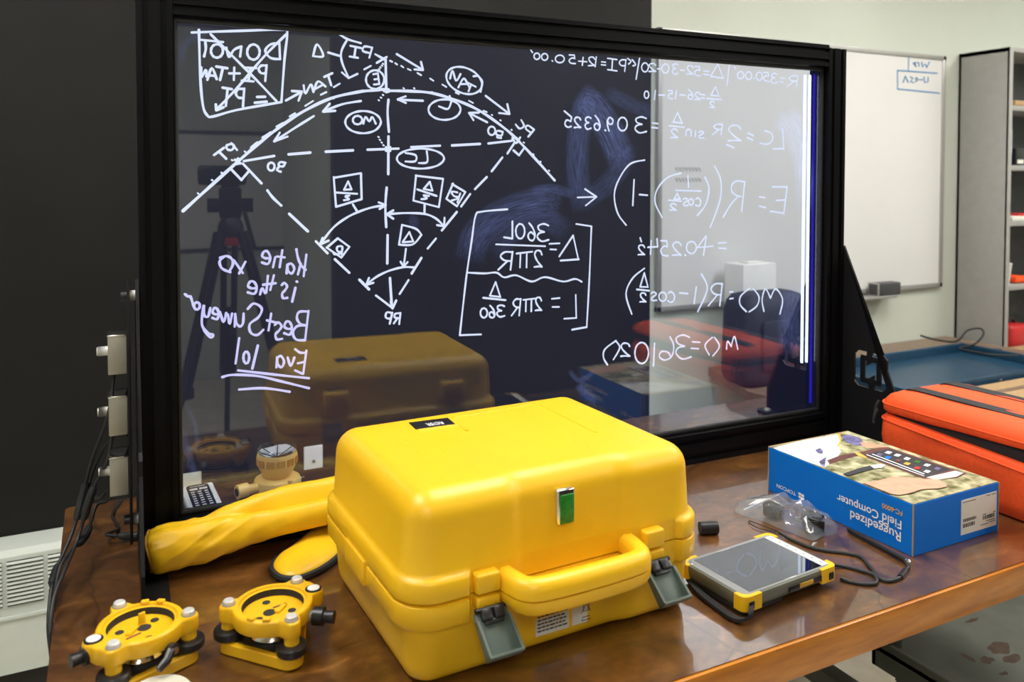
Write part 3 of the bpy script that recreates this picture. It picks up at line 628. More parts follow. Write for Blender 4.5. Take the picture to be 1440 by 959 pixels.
write('radius_lines', 'A', [[(325, 672), (408, 760)], [(435, 792), (460, 825), (497, 860)], ['D', (533, 66), (617, 145)], ['D', (653, 190), (705, 243)], ['D', (738, 270), (803, 331)], ['D', (848, 362), (892, 406)], ['E', (395, 702), (485, 770)],
    ['B', (135, 140), (138, 275)], ['B', (148, 320), (144, 380), (150, 465)], ['B', (148, 485), (147, 655)], ['B', (140, 715), (134, 800), (138, 893)], ['E', (460, 362), (458, 522)], ['E', (473, 603), (484, 770)], ['E', (508, 730), (488, 774)], ['E', (478, 735), (487, 772)],
    ['B', (716, 512), (683, 562)], ['B', (660, 580), (612, 642)], ['B', (590, 668), (537, 722)], ['B', (515, 745), (475, 800)], ['B', (455, 825), (388, 908)], ['E', (731, 382), (686, 437)], ['E', (650, 490), (595, 578)], ['E', (577, 616), (528, 692)]], H1)
write('angle_arcs', 'E', [[(80, 415), (150, 325), (220, 270), (290, 234), (370, 207), (450, 193)], [(95, 378), (80, 415)], [(80, 415), (128, 393)], [(410, 178), (450, 193)], [(450, 193), (415, 215)], [(265, 190), (292, 234)],
    [(455, 245), (560, 238), (667, 243), (730, 268), (777, 312)], [(492, 223), (455, 245)], [(455, 245), (492, 270)], [(780, 265), (777, 312)], [(777, 312), (738, 306)], [(668, 190), (667, 242)],
    [(340, 640), (400, 595), (470, 562), (550, 542), (617, 545)], [(355, 603), (340, 642)], [(340, 642), (380, 630)], [(563, 440), (550, 540)], [(533, 512), (550, 540)], [(550, 540), (572, 514)], [(302, 612), (357, 667)]], H1*0.9)
write('boxed_symbols', 'E', [[(158, 40), (310, 14)], [(310, 14), (314, 160)], [(314, 160), (170, 203)], [(170, 203), (157, 36)], [(215, 107), (238, 60)], [(238, 60), (257, 105)], [(257, 105), (215, 107)], [(172, 123), (288, 130)], [(245, 140), (222, 145), (243, 160), (215, 166)],
    [(618, 28), (772, 46)], [(772, 46), (748, 205)], [(748, 205), (605, 168)], [(605, 168), (620, 26)], [(663, 103), (697, 62)], [(697, 62), (712, 112)], [(712, 112), (663, 103)], [(627, 105), (735, 142)], [(692, 142), (662, 138), (682, 155), (650, 160)],
    [(822, 75), (897, 120)], [(897, 120), (850, 200)], [(850, 200), (790, 158)], [(790, 158), (828, 72)], [(852, 122), (820, 118), (832, 142), (862, 152), (820, 168)], [(868, 128), (852, 178)],
    [(541, 305), (618, 326), (650, 360)], [(650, 360), (602, 414), (524, 416)], [(524, 416), (541, 305)], [(545, 400), (582, 345)], [(582, 345), (604, 398)], [(604, 398), (545, 402)],
    [(118, 433), (180, 380)], [(180, 380), (245, 428)], [(245, 428), (200, 488)], [(200, 488), (117, 432)], [(200, 470), (205, 428), (178, 428), (178, 452), (205, 462), (165, 470), (155, 462)],
    [(484, 800), (455, 797), (450, 825), (478, 830), (486, 802)], [(486, 798), (472, 860)], [(532, 800), (525, 862)], [(532, 800), (503, 805), (500, 825), (528, 830)], [(515, 830), (495, 858)]], H1*0.85, straight=False)
write('given_values_line', 'C', [[(85, 98), (92, 108)], ell(112, 125, 13, 14), ell(147, 128, 14, 15), [(180, 145)], ell(215, 137, 20, 17), ['g', '5', 256, 119, 286, 158], [(300, 147), (336, 150)], [(320, 130), (316, 166)], ['g', '2', 344, 129, 373, 168], [(379, 128), (374, 172)], [(403, 150), (421, 152)], [(402, 163), (421, 165)],
    [(430, 134), (472, 140)], [(452, 138), (449, 188)], [(430, 185), (472, 191)], ['g', 'P', 480, 140, 513, 193, -6], [(520, 135), (535, 148), (524, 160)], [(540, 140), (556, 162), (544, 168)], [(575, 123), (558, 228)], ell(598, 175, 15, 20), ['g', '2', 616, 158, 648, 194], [(653, 181), (668, 182)], ell(690, 180, 16, 20), ['g', '3', 720, 160, 748, 204], [(757, 187), (776, 188)], ['g', '2', 787, 168, 816, 206], ['g', '5', 820, 171, 848, 213],
    [(862, 191), (885, 193)], [(862, 206), (885, 208)], [(893, 215), (926, 160)], [(926, 160), (950, 224)], [(950, 224), (893, 215)], [(978, 155), (967, 254)], [(1000, 172), (1006, 182)], ell(1028, 210, 14, 16), ell(1064, 212, 14, 17), [(1086, 224)], ell(1112, 215, 14, 18), ['g', '5', 1130, 198, 1158, 238], ['g', '3', 1164, 203, 1194, 245], [(1208, 222), (1226, 226)], [(1205, 240), (1223, 244)], ['g', 'R', 1242, 212, 1286, 260, -8]], H2*0.95)
write('half_angle_line', 'C', [ell(605, 298, 10, 16), [(645, 280), (640, 320)], [(660, 299), (686, 300)], ['g', '5', 702, 279, 724, 316], [(739, 280), (735, 316)], [(755, 299), (779, 300)], ['g', '6', 790, 275, 815, 318], ['g', '2', 822, 288, 847, 320], [(850, 297), (866, 299)], [(850, 312), (866, 314)], [(876, 315), (942, 320)], [(895, 300), (915, 263)], [(915, 263), (930, 303)], [(930, 303), (895, 300)], ['g', '2', 890, 328, 911, 355]], H2)
write('chord_formula', 'C', [[(235, 371), (268, 399)], [(268, 399), (264, 418)], [(264, 418), (246, 412), (238, 430), (250, 444), (266, 440)], ['g', '2', 280, 400, 310, 446], ['g', '3', 328, 399, 356, 452], ['g', '6', 368, 392, 398, 457], [(418, 457)], ['g', '9', 426, 400, 456, 460], ell(497, 430, 21, 30), ['g', '3', 552, 399, 606, 468], [(632, 425), (656, 428)], [(630, 445), (654, 448)],
    [(707, 437), (774, 444)], [(724, 420), (745, 378)], [(745, 378), (766, 426)], [(766, 426), (724, 420)], ['g', '2', 716, 453, 746, 491], [(783, 482), (785, 457), (803, 457), (806, 484)], [(826, 460), (824, 486)], ['g', 's', 837, 463, 865, 493], ['g', 'R', 904, 430, 948, 477, -6], ['g', '2', 972, 436, 1032, 506], [(966, 522), (998, 536)], [(1060, 470), (1086, 482)], [(1057, 490), (1083, 502)], [(1135, 460), (1165, 470), (1172, 498), (1148, 520), (1116, 515)], [(1217, 450), (1222, 540)], [(1222, 540), (1175, 541)]], H2*1.1)
write('external_formula', 'C', [[(295, 760), (380, 757)], [(328, 722), (380, 757)], [(380, 757), (332, 796)], [(596, 592), (530, 610), (480, 680), (460, 750), (475, 830), (513, 884)], [(549, 680), (543, 796)], [(573, 747), (609, 750)], [(760, 650), (700, 670), (655, 720), (643, 780), (675, 850)], [(791, 662), (794, 714)], [(737, 728), (850, 731)], ['g', 'c', 826, 763, 851, 798], ell(805, 780, 11, 14), ['g', 's', 768, 764, 792, 797], [(704, 772), (762, 777)], [(728, 766), (743, 742)], [(743, 742), (757, 768)], [(757, 768), (728, 766)], ['g', '2', 711, 788, 740, 817], [(868, 668), (886, 720), (872, 790), (834, 840)], [(911, 618), (938, 680), (936, 770), (892, 893)], [(1047, 690), (1040, 750), (1033, 823)], [(1047, 690), (1010, 686), (988, 705), (990, 735), (1012, 752), (1030, 756)], [(1012, 760), (985, 790), (950, 847)], [(1113, 757), (1137, 761)], [(1113, 799), (1141, 806)], [(1237, 712), (1222, 832)], [(1237, 712), (1170, 712)], [(1230, 771), (1188, 773)], [(1222, 830), (1162, 822)]], H2*1.1)
write('external_result', 'F', [[(734, 175), (739, 190)], ['g', '2', 727, 203, 752, 240], ['g', '4', 764, 178, 803, 238, -6], ['g', '5', 812, 186, 842, 244], ['g', '2', 858, 192, 892, 242], [(905, 240)], ell(930, 212, 19, 23), [(1012, 207), (953, 212)], [(953, 212), (985, 168)], [(987, 170), (976, 242)], [(1033, 195), (1063, 193)], [(1035, 214), (1062, 216)]], H2*1.1)
write('middle_ordinate_formula', 'F', [[(750, 292), (705, 330), (680, 390), (702, 466)], [(734, 362), (750, 309)], [(750, 309), (764, 363)], [(764, 363), (734, 362)], [(721, 372), (769, 377)], ['g', '2', 734, 386, 757, 420], ['g', 's', 774, 383, 798, 415], ell(820, 400, 14, 17), ['g', 'c', 840, 382, 868, 420], [(885, 385), (916, 388)], [(949, 362), (940, 426)], [(968, 313), (991, 370), (954, 457)], ['g', 'R', 1000, 349, 1048, 434, -10], [(1076, 382), (1088, 381)], [(1077, 408), (1089, 406)], [(1152, 368), (1118, 398), (1116, 430), (1140, 457)], [(1165, 368), (1188, 400), (1180, 435), (1150, 458)], [(1207, 456), (1200, 410), (1213, 370), (1232, 405)], [(1232, 405), (1252, 370), (1278, 410), (1268, 466)]], H2*1.15)
write('middle_ordinate_result', 'F', [[(642, 568), (600, 600), (594, 632), (609, 660)], [(640, 568), (656, 595), (632, 640)], ['g', '2', 660, 578, 696, 628], ell(740, 615, 26, 40), [(789, 578), (785, 664)], [(848, 553), (862, 585), (856, 625), (830, 642), (808, 630), (815, 610), (840, 612), (850, 628)], ['g', '3', 868, 548, 928, 636, 6], [(934, 572), (962, 574)], [(929, 597), (957, 599)], [(1010, 555), (982, 585), (998, 622)], [(1018, 555), (1037, 590), (1012, 626)], [(1064, 600), (1068, 570), (1082, 590)], [(1082, 590), (1094, 552), (1107, 600)]], H2*1.15)
write('boxed_formulas', 'F', [[(227, 66), (130, 75), (105, 92), (90, 190), (72, 310), (58, 430), (45, 547)], [(45, 547), (126, 544)], [(490, 122), (548, 131)], [(548, 131), (540, 330), (530, 516)], [(530, 516), (474, 526)], [(77, 308), (140, 311), (185, 308), (215, 326), (260, 318), (320, 342), (370, 325), (440, 342), (485, 332), (511, 343)],
    [(246, 112), (246, 178)], [(246, 178), (214, 173)], ell(276, 150, 17, 28), ['g', '6', 304, 119, 334, 185], ['g', '3', 340, 123, 386, 187], [(184, 200), (371, 207)], ['g', 'R', 196, 228, 248, 297, -8], [(262, 235), (322, 228)], [(277, 235), (275, 288)], [(301, 232), (300, 288)], ['g', '2', 330, 224, 360, 287], [(388, 198), (426, 196)], [(391, 219), (413, 220)], [(425, 246), (478, 166)], [(478, 166), (498, 257)], [(430, 262), (500, 257)],
    ell(137, 462, 13, 18), ['g', '6', 156, 434, 180, 480], ['g', '3', 186, 433, 217, 476], [(134, 404), (220, 413)], [(160, 396), (182, 344)], [(182, 344), (200, 401)], [(200, 401), (160, 396)], ['g', 'R', 246, 408, 278, 472, -6], [(288, 412), (332, 407)], [(298, 412), (297, 456)], [(319, 410), (318, 456)], ['g', '2', 334, 403, 358, 453], [(397, 408), (426, 405)], [(399, 439), (424, 439)], [(488, 393), (490, 481)], [(490, 481), (444, 484)]], H2*1.15)
write('praise_note', 'D', [[(240, 258), (220, 280), (228, 308), (250, 322), (268, 328)], [(222, 264), (250, 256), (274, 268), (279, 296), (262, 326)], [(284, 275), (324, 332)], [(336, 282), (308, 334)], [(610, 250), (598, 346)], [(565, 225), (572, 262), (585, 295), (607, 318)], [(585, 290), (572, 338)], ['g', 'a', 520, 290, 558, 334], [(502, 230), (490, 306)], [(478, 258), (512, 262)], [(470, 262), (460, 306)], ['g', 'e', 408, 232, 450, 294],
    ['g', 's', 497, 378, 526, 447], [(561, 398), (546, 461)], [(566, 370)], [(464, 343), (448, 408)], [(437, 345), (428, 422), (412, 400), (402, 428)], [(415, 385), (472, 378)], ['g', 'e', 344, 368, 390, 428],
    ['g', 'B', 552, 503, 618, 634, -14], ['g', 'e', 508, 548, 548, 612], ['g', 's', 466, 556, 502, 632], [(452, 515), (440, 590)], [(433, 545), (478, 556)],
    ['g', 'S', 345, 472, 418, 608], ['g', 'u', 288, 515, 330, 572], [(276, 515), (265, 560), (258, 520)], [(250, 512), (238, 552), (222, 508)], ['g', 'e', 186, 488, 218, 542], [(178, 490), (168, 528), (150, 520), (150, 475), (140, 560), (165, 600), (190, 610), (180, 622), (150, 590)], ell(118, 480, 13, 16), [(102, 480), (90, 440), (78, 438), (64, 427)],
    [(610, 682), (596, 785)], [(606, 690), (582, 690), (560, 675)], [(600, 732), (572, 738)], [(592, 785), (560, 770)], [(556, 712), (540, 750), (526, 712)], ['g', 'a', 474, 706, 512, 756], [(392, 658), (367, 762)], ell(340, 712, 13, 26), [(308, 626), (292, 738)],
    [(304, 770), (460, 788), (622, 805)], [(232, 800), (280, 790), (390, 795), (500, 820), (622, 850)], [(308, 856), (420, 850), (535, 866)]], H1*0.95, 'glow_violet', label='violet-white handwritten note with double underline')
# ------------------------------------------------------------------ wiped marker smears left on the pane
def smear_mat():
    m = bpy.data.materials.new('wiped_marker_smear'); m.use_nodes = True; nt = m.node_tree; nt.nodes.remove(nt.nodes['Principled BSDF'])
    at = nt.nodes.new('ShaderNodeAttribute'); at.attribute_name = 'smear'
    n = nt.nodes.new('ShaderNodeTexNoise'); n.inputs['Scale'].default_value = 9; n.inputs['Detail'].default_value = 6
    mp = nt.nodes.new('ShaderNodeMapping'); mp.inputs['Scale'].default_value = (9.0, 0.6, 1); nt.links.new(at.outputs['Vector'], mp.inputs[0]); nt.links.new(mp.outputs[0], n.inputs['Vector'])
    sp = nt.nodes.new('ShaderNodeSeparateXYZ'); nt.links.new(at.outputs['Vector'], sp.inputs[0])
    r = nt.nodes.new('ShaderNodeMapRange'); r.inputs['From Min'].default_value = 0.38; r.inputs['From Max'].default_value = 0.72; nt.links.new(n.outputs['Fac'], r.inputs[0])
    mu = nt.nodes.new('ShaderNodeMath'); mu.operation = 'MULTIPLY'; nt.links.new(r.outputs[0], mu.inputs[0]); nt.links.new(sp.outputs['Z'], mu.inputs[1])
    e = nt.nodes.new('ShaderNodeEmission'); e.inputs[0].default_value = (0.30, 0.38, 0.85, 1); e.inputs[1].default_value = 1.0  # smears glow by emission, standing in for the LED light they scatter
    d = nt.nodes.new('ShaderNodeBsdfTransparent'); mx = nt.nodes.new('ShaderNodeAddShader'); m3 = nt.nodes.new('ShaderNodeMath'); m3.operation = 'MULTIPLY'; m3.inputs[1].default_value = 0.6
    nt.links.new(mu.outputs[0], m3.inputs[0]); nt.links.new(m3.outputs[0], e.inputs[1]); nt.links.new(d.outputs[0], mx.inputs[0]); nt.links.new(e.outputs[0], mx.inputs[1]); nt.links.new(mx.outputs[0], nt.nodes['Material Output'].inputs[0])
    return m
SM = smear_mat()
def smear(paths):
    V = []; Fs = []; A = []
    for pts, wpx, amp in paths:
        C_ = catmull([(x, y, 0) for x, y in pts], 8); n = len(C_); K = 9; b = len(V)
        for i, c in enumerate(C_):
            t = (C_[min(i+1, n-1)]-C_[max(i-1, 0)]).normalized(); m = Vector((-t.y, t.x, 0)); u = i/(n-1)
            for k_ in range(K):
                s_ = -1+2*k_/(K-1); q = c+m*(s_*wpx); p = onpl(q.x, q.y, BO+bn*0.0105, bn)-BO
                V.append((p.dot(bex), 0.0105, p.z+z0)); A.append((s_*0.5+pts[0][0]*0.013, u*1.5+pts[0][1]*0.01, amp*max(0, 1-s_*s_)**0.7*min(1, 5*u, 5*(1-u))))
        Fs += [(b+i*K+j, b+i*K+j+1, b+(i+1)*K+j+1, b+(i+1)*K+j) for i in range(n-1) for j in range(K-1)]
    me = bpy.data.meshes.new('wiped_smear'); me.from_pydata(V, [], Fs); me.materials.append(SM)
    at = me.attributes.new('smear', 'FLOAT_VECTOR', 'POINT'); at.data.foreach_set('vector', [c for a in A for c in a])
    o = bpy.data.objects.new('wiped_smear', me); COL.objects.link(o); o.parent = LB; o['label'] = 'bluish wiped marker smears'; return o
smear([([(812, 132), (835, 150), (860, 190), (880, 240)], 22, .9), ([(828, 128), (815, 180), (812, 240), (822, 300)], 18, .55), ([(850, 128), (890, 148), (925, 160)], 12, .35), ([(885, 200), (870, 240), (840, 270), (815, 280)], 16, .35),
       ([(660, 370), (672, 330), (710, 300), (760, 285), (790, 290)], 24, .6), ([(690, 360), (730, 320), (770, 310), (800, 330)], 18, .35), ([(745, 270), (775, 265), (810, 275)], 8, .5), ([(575, 305), (583, 312), (578, 322)], 8, .35)])
smear([([(1090, 165), (1110, 180), (1128, 230), (1132, 300)], 16, .9), ([(1112, 150), (1130, 200), (1130, 260)], 10, 1.0), ([(1120, 400), (1110, 450), (1115, 500)], 18, .6), ([(255, 90), (262, 60), (300, 40)], 6, .3), ([(255, 600), (268, 650), (275, 670)], 6, .35), ([(262, 570), (275, 600), (278, 640)], 4, .3), ([(840, 565), (822, 552), (812, 540)], 7, .6), ([(800, 520), (815, 535), (838, 520)], 4, .5)])
# ------------------------------------------------------------------ control panel with three dimmers on the left post
PX_ = -PW-0.021           # panel plane, local x
pn = MB().box((PX_, -0.03, 0.295), (0.005, 0.09, 0.47), 0.001).build('control_panel', 'black_panel', LB)
for z in (0.505, 0.09):
    s_ = MB(); s_.cyl((PX_+0.002, -0.03, z), (-PW-0.003, -0.03, z), 0.010, seg=20); so = s_.build('standoff', 'white', LB)
    MB().cyl((PX_-0.012, -0.03, z), (PX_-0.002, -0.03, z), 0.009, seg=16).build('screw_head', 'black', so)
for z in (0.403, 0.292, 0.182):
    d_ = MB(); d_.box((PX_-0.019, -0.03, z), (0.031, 0.060, 0.070), 0.002); db = d_.build('dimmer_box', 'steel', LB)
    MB().box((PX_-0.019, -0.03, z+0.0355), (0.033, 0.062, 0.003), 0.001).build('box_lid', 'chrome', db)
    k_ = MB(); k_.cyl((PX_-0.034, -0.03, z+0.004), (PX_-0.050, -0.03, z+0.004), 0.0085, seg=20); k_.cyl((PX_-0.050, -0.03, z+0.004), (PX_-0.053, -0.03, z+0.004), 0.0085, 0.007, seg=20); k_.build('knob', 'bright_steel', db)
def lb2w(p): return LB.matrix_basis @ Vector(p)
bpy.context.view_layer.update()
def cable(label, pts, plugs, r=0.0032, nm='power_cable'):
    t = thing(nm, label, 'cable', pts[0], 0, 'dimmer power cables'); o = Vector(pts[0])
    P = catmull([Vector(p)-o for p in pts], 8)
    MB().tube(P, r, 8).build('cord', 'black_rubber', t)
    for a, L in plugs:
        i = int(a*(len(P)-1)); j = min(len(P)-1, i+L)
        MB().tube(P[i:j+1], [0.0055]+[0.0075]*(j-i-1)+[0.005], 10).build('inline_plug', 'black_rubber', t)
def cp(u, v, y): p = ony(u, v, y); return p
cable('black cable hanging from the top dimmer box with a plug joint halfway', [cp(160, 526, 1.63), cp(153, 580, 1.62), cp(130, 645, 1.66), cp(118, 690, 1.68), cp(103, 745, 1.66), cp(80, 800, 1.60), cp(72, 830, 1.54), cp(68, 880, 1.50), cp(72, 920, 1.5)], [(0.35, 8), (0.62, 7)])
cable('black cable from the middle dimmer box crossing in front of the bench end', [cp(158, 612, 1.63), cp(150, 650, 1.63), cp(130, 690, 1.64), cp(110, 755, 1.63), cp(92, 800, 1.55), cp(76, 840, 1.50), cp(70, 890, 1.46), cp(73, 930, 1.46)], [(0.28, 6)])
cable('black cable from the lowest dimmer box with a plug joint lying over the bench end', [cp(160, 695, 1.63), cp(150, 705, 1.70), cp(135, 712, 1.72), cp(122, 750, 1.66), cp(100, 775, 1.60), cp(84, 800, 1.56), cp(74, 860, 1.52), cp(71, 900, 1.52)], [(0.4, 7)])
cable('short black lead lying on the bench with a straight plug at the lightboard post', [Vector((0.030, 1.98, TT+0.004)), Vector((0.012, 1.90, TT+0.004)), Vector((0.022, 1.82, TT+0.004)), cp(150, 752, 1.76)*1.0, Vector((0.048, 1.755, TT+0.009)), Vector((0.061, 1.75, TT+0.010))], [(0.72, 8)])
cable('black cable looped between the dimmer boxes and the panel', [cp(150, 690, 1.66), cp(138, 700, 1.70), cp(126, 690, 1.71), cp(128, 670, 1.69), cp(146, 630, 1.66), cp(164, 612, 1.645), cp(184, 612, 1.645)], [])
# ================================================================== the yellow instrument case
CS = thing('instrument_case', 'big yellow plastic instrument case with carrying handle and open grey latches', 'instrument case', (0.386, 1.067, TT), 0.0327)
CWd, CDp = 0.544, 0.424
OX, OY = -0.025, -0.034
def front_mask(x):  # 1 on the corner blocks, 0 between them
    a = 0.074-OX; b = 0.462-OX
    def ss(e0, e1, v): t_ = max(0, min(1, (v-e0)/(e1-e0))); return t_*t_*(3-2*t_)
    return 1-ss(a, a+0.006, x)*(1-ss(b-0.006, b, x))
def case_rings(prof, inset_wall, nx=64):
    R = []
    for z, i in prof:
        ring = []
        for x, y in rrect(CWd-2*i, CDp-2*i, max(0.058-i, 0.012), 9, nx, 6, i, i):
            yy = y
            if y < 0.03 and i < inset_wall:
                yy = y + (1-front_mask(x))*(inset_wall-i)
            # shallow recess of the lid and tub front between the shoulders
            if y < 0.08:
                def ss(e0, e1, v): t_ = max(0, min(1, (v-e0)/(e1-e0))); return t_*t_*(3-2*t_)
                rc = ss(0.175, 0.195, x)*(1-ss(0.365, 0.405, x)); yy += 0.007*rc*max(0, min(1, (0.08-y)/0.05))
            ring.append((OX+x, OY+yy, z))
        R.append(ring)
    return R
WI = 0.011
rim_z0, part, rim_z1, top_z = 0.090, 0.126, 0.160, 0.2745
base_prof = [(0.003, 0.040), (0.004, 0.030), (0.009, 0.024), (0.018, 0.0205), (0.030, 0.0185), (0.06, 0.0165), (rim_z0-0.003, WI+0.001), (rim_z0-0.001, WI-0.002), (rim_z0, 0.003), (rim_z0+0.004, 0.0005), (part-0.007, 0.0), (part-0.003, 0.001), (part-0.0012, 0.004)]
tub = MB().ring(case_rings(base_prof, WI)).build('tub', 'yellow', CS, 40)
rt = 0.040; lid_prof = [(part+0.0012, 0.004), (part+0.003, 0.001), (part+0.006, 0.0), (rim_z1-0.006, 0.0005), (rim_z1-0.002, 0.003), (rim_z1, 0.007), (rim_z1+0.002, WI-0.001), (rim_z1+0.006, WI+0.001)]
i1 = WI+0.005
for q in range(0, 11):
    a = PI/2*q/10; lid_prof.append((top_z-rt+rt*math.sin(a), i1+rt*(1-math.cos(a))))
lr = case_rings(lid_prof, WI)
n = len(lr[0]); 
lid_mb = MB().ring(lr, 0, True, True)
# embossed lines on the lid top
def cs(p): return inv_of(CS) @ Vector(p)
ZT = TT+top_z
def emb(pp, r=0.0021): lid_mb.tube([cs(onz(u, v, ZT)) - Vector((0, 0, 0.0004)) for u, v in pp], r, 6, 0, 1.6)
emb([(637, 587), (755, 567), (838, 608)]); emb([(588, 605), (645, 597), (657, 606)])
lid = lid_mb.build('lid', 'yellow', CS, 40)
for pp in ([(545, 608), (575, 623), (618, 645)], [(572, 602), (600, 615), (632, 643)], [(785, 575), (820, 592), (852, 605)]): MB().tube([cs(onz(u, v, ZT)) - Vector((0, 0, 0.0012)) for u, v in pp], [0.0012, 0.002, 0.0012], 6, 0, 4.0).build('top_rib', 'yellow', lid)
MB().prism(rrect(CWd-0.016, CDp-0.03, 0.05, 6, 1, 1, OX+0.008, OY+0.022), part-0.002, part+0.002).build('seal', 'yellow_dark', CS, 0)
# nameplate on the lid
q4 = [cs(onz(u, v, ZT)) for u, v in ((574, 595), (630, 588), (640, 597), (585, 604))]
a_, b_, c_, d_ = q4; ctr = (a_+b_+c_+d_)/4; ex_ = ((b_-a_)+(c_-d_)).normalized(); ang = math.atan2(ex_.y, ex_.x)
nw = ((b_-a_).length+(c_-d_).length)/2; nh = ((d_-a_).length+(c_-b_).length)/2
npl = MB().box((ctr.x, ctr.y, top_z+0.0006), (nw, nh, 0.0014), 0.0004, 1, ang).build('nameplate', 'black', lid)
Rz = Matrix.Rotation(ang, 4, 'Z')
def np_(x, y): return Vector((ctr.x, ctr.y, top_z+0.0014)) + (Rz @ Vector((x*nw, y*nh, 0)))
text_part('lettering', 'RC-5R', np_(0.25, 0.02), np_(-0.17, 0.02), (0, 0, 1), 'white_ink', npl, height=nh*0.40)
text_part('lettering', 'TOPCON', np_(0.14, -0.19), np_(-0.14, -0.19), (0, 0, 1), 'white_ink', npl, height=nh*0.16)
def fy(x): return OY+WI+0.006 + (0.007 if 0.16 < x < 0.36 else 0)
# front bosses above each latch, handle, badge
for lx in (0.083, 0.383):
    MB().box((lx+0.019, OY+0.012, part+0.016), (0.038, 0.034, 0.029), 0.004, 3).build('latch_keeper', 'yellow', lid)
    lk = MB().box((lx+0.019, OY+0.012, part-0.011), (0.038, 0.034, 0.018), 0.004, 3).build('latch_mount', 'yellow', tub)
def handle_path(x0, x1, y0, y1):
    return catmull([(x0, y0+0.012, 0), (x0+0.001, y0-0.012, 0), (x0+0.012, y1+0.008, 0), (x0+0.045, y1-0.001, 0), ((x0+x1)/2, y1-0.003, 0), (x1-0.045, y1-0.001, 0), (x1-0.012, y1+0.008, 0), (x1-0.001, y0-0.012, 0), (x1, y0+0.012, 0)], 6)
def handle_half(z0_, z1_, flat_lo, name, par):
    P = handle_path(0.136, 0.360, OY+0.012, OY-0.044); R = []; n = len(P)
    for i in range(n):
        t_ = (P[min(i+1, n-1)]-P[max(i-1, 0)]).normalized(); m = Vector((-t_.y, t_.x, 0)); ring = []
        hw = 0.0155; h_ = z1_-z0_
        if flat_lo: sec = [(-hw, 0), (-hw, h_*0.45), (-hw*0.82, h_*0.8), (-hw*0.4, h_), (hw*0.4, h_), (hw*0.82, h_*0.8), (hw, h_*0.45), (hw, 0)]
        else: sec = [(-hw, h_), (-hw*0.95, h_*0.4), (-hw*0.6, 0.0), (hw*0.6, 0.0), (hw*0.95, h_*0.4), (hw, h_)]
        for a_, b_ in sec: p = P[i]+m*a_; ring.append((p.x, p.y, z0_+b_))
        R.append(ring)
    return MB().ring(R).build(name, 'yellow', par, 50)
handle_half(part+0.001, part+0.027, True, 'handle_upper', lid)
handle_half(part-0.022, part-0.0015, False, 'handle_lower', tub)
# recess below the handle opening
MB().box((0.254, OY+0.004, part-0.010), (0.20, 0.030, 0.016), 0.004).build('front_ledge', 'yellow', tub)
bx_, bz_ = 0.2440, 0.2190
bdg = MB().box((bx_, fy(0.25)-0.004, bz_), (0.032, 0.012, 0.055), 0.0035, 3).build('badge_frame', 'chrome', lid)
MB().box((bx_+0.001, fy(0.25)-0.0098, bz_-0.003), (0.025, 0.004, 0.045), 0.0015, 2).build('badge_plate', 'green', bdg)
# open latches hanging forward
for lx, tw_ in ((0.083, 0.0), (0.383, 0.0)):
    L_, wd = 0.064, 0.054
    X = Matrix.Translation((lx+0.019, OY-0.010, part-0.018)) @ Matrix.Rotation(math.radians(-44), 4, 'X')
    # local frame: -z is along the latch, -y faces outwards / up
    lt = MB(); lt.box((0, 0.006, -L_/2), (wd, 0.004, L_), 0.0015, 2, X=X)
    prof = [(0.0, 0.010), (-0.010, 0.012), (-L_+0.004, 0.016), (-L_, 0.016)]
    for sgn in (-1, 1):
        lt.add([(sgn*wd/2, 0.008, -0.008), (sgn*wd/2, 0.008, -L_), (sgn*wd/2, -0.010, -L_), (sgn*wd/2, -0.002, -0.012), (sgn*(wd/2-0.004), 0.008, -0.008), (sgn*(wd/2-0.004), 0.008, -L_), (sgn*(wd/2-0.004), -0.010, -L_), (sgn*(wd/2-0.004), -0.002, -0.012)],
               [(0, 1, 2, 3), (7, 6, 5, 4), (0, 3, 7, 4), (3, 2, 6, 7), (2, 1, 5, 6)], 0, X)
    lt.box((0, -0.001, -L_+0.002), (wd, 0.020, 0.004), 0.001, 1, X=X)
    lv = lt.build('latch', 'latch_grey', tub, 30)
    hb = MB(); hb.box((-0.010, 0.000, -0.006), (0.016, 0.010, 0.016), 0.002, X=X); hb.box((0.010, 0.000, -0.006), (0.016, 0.010, 0.016), 0.002, X=X); hb.cyl(X @ Vector((-0.024, 0.002, 0.002)), X @ Vector((0.024, 0.002, 0.002)), 0.0035, seg=10)
    hb.box((0, 0.001, -0.016), (0.030, 0.006, 0.006), 0.001, X=X); hb.build('latch_hinge', 'black', tub)
# stickers under the handle
def sticker(u0, u1, name):
    y = OY+0.0255
    x0 = u0; x1 = u1; 
    return MB().box(((x0+x1)/2, y-0.0008, 0.052), (x1-x0, 0.0012, 0.056), 0.0002, 1).build(name, 'paper', tub)
s1 = sticker(0.196, 0.256, 'instruction_sticker'); s2 = sticker(0.262, 0.290, 'disposal_sticker')
random.seed(4); l = MB()
for r_i in range(9):
    x = 0.199; z = 0.076-r_i*0.0056
    while x < 0.249:
        wl = random.uniform(0.003, 0.009); wl = min(wl, 0.254-x); l.box((x+wl/2, OY+0.0238, z), (wl, 0.0004, 0.0022)); x += wl+0.0016
l.build('small_print', 'ink', s1, 0)
l = MB()
def ln(pts): l.tube([(x, OY+0.0238, z) for x, z in pts], 0.0006, 4)
ln([(0.281, 0.066), (0.283, 0.042), (0.292, 0.042), (0.294, 0.066), (0.280, 0.066)]); ln([(0.279, 0.040), (0.296, 0.070)]); ln([(0.296, 0.040), (0.279, 0.070)]); ln([(0.281, 0.033), (0.294, 0.033), (0.296, 0.028), (0.279, 0.028), (0.281, 0.033)])
l.build('crossed_bin_symbol', 'ink', s2, 0)
# boss and seam on the left side
sb = MB(); sb.box((OX+0.002, 0.178, 0.112), (0.014, 0.095, 0.040), 0.004, 2); sb.build('side_boss', 'yellow', tub)
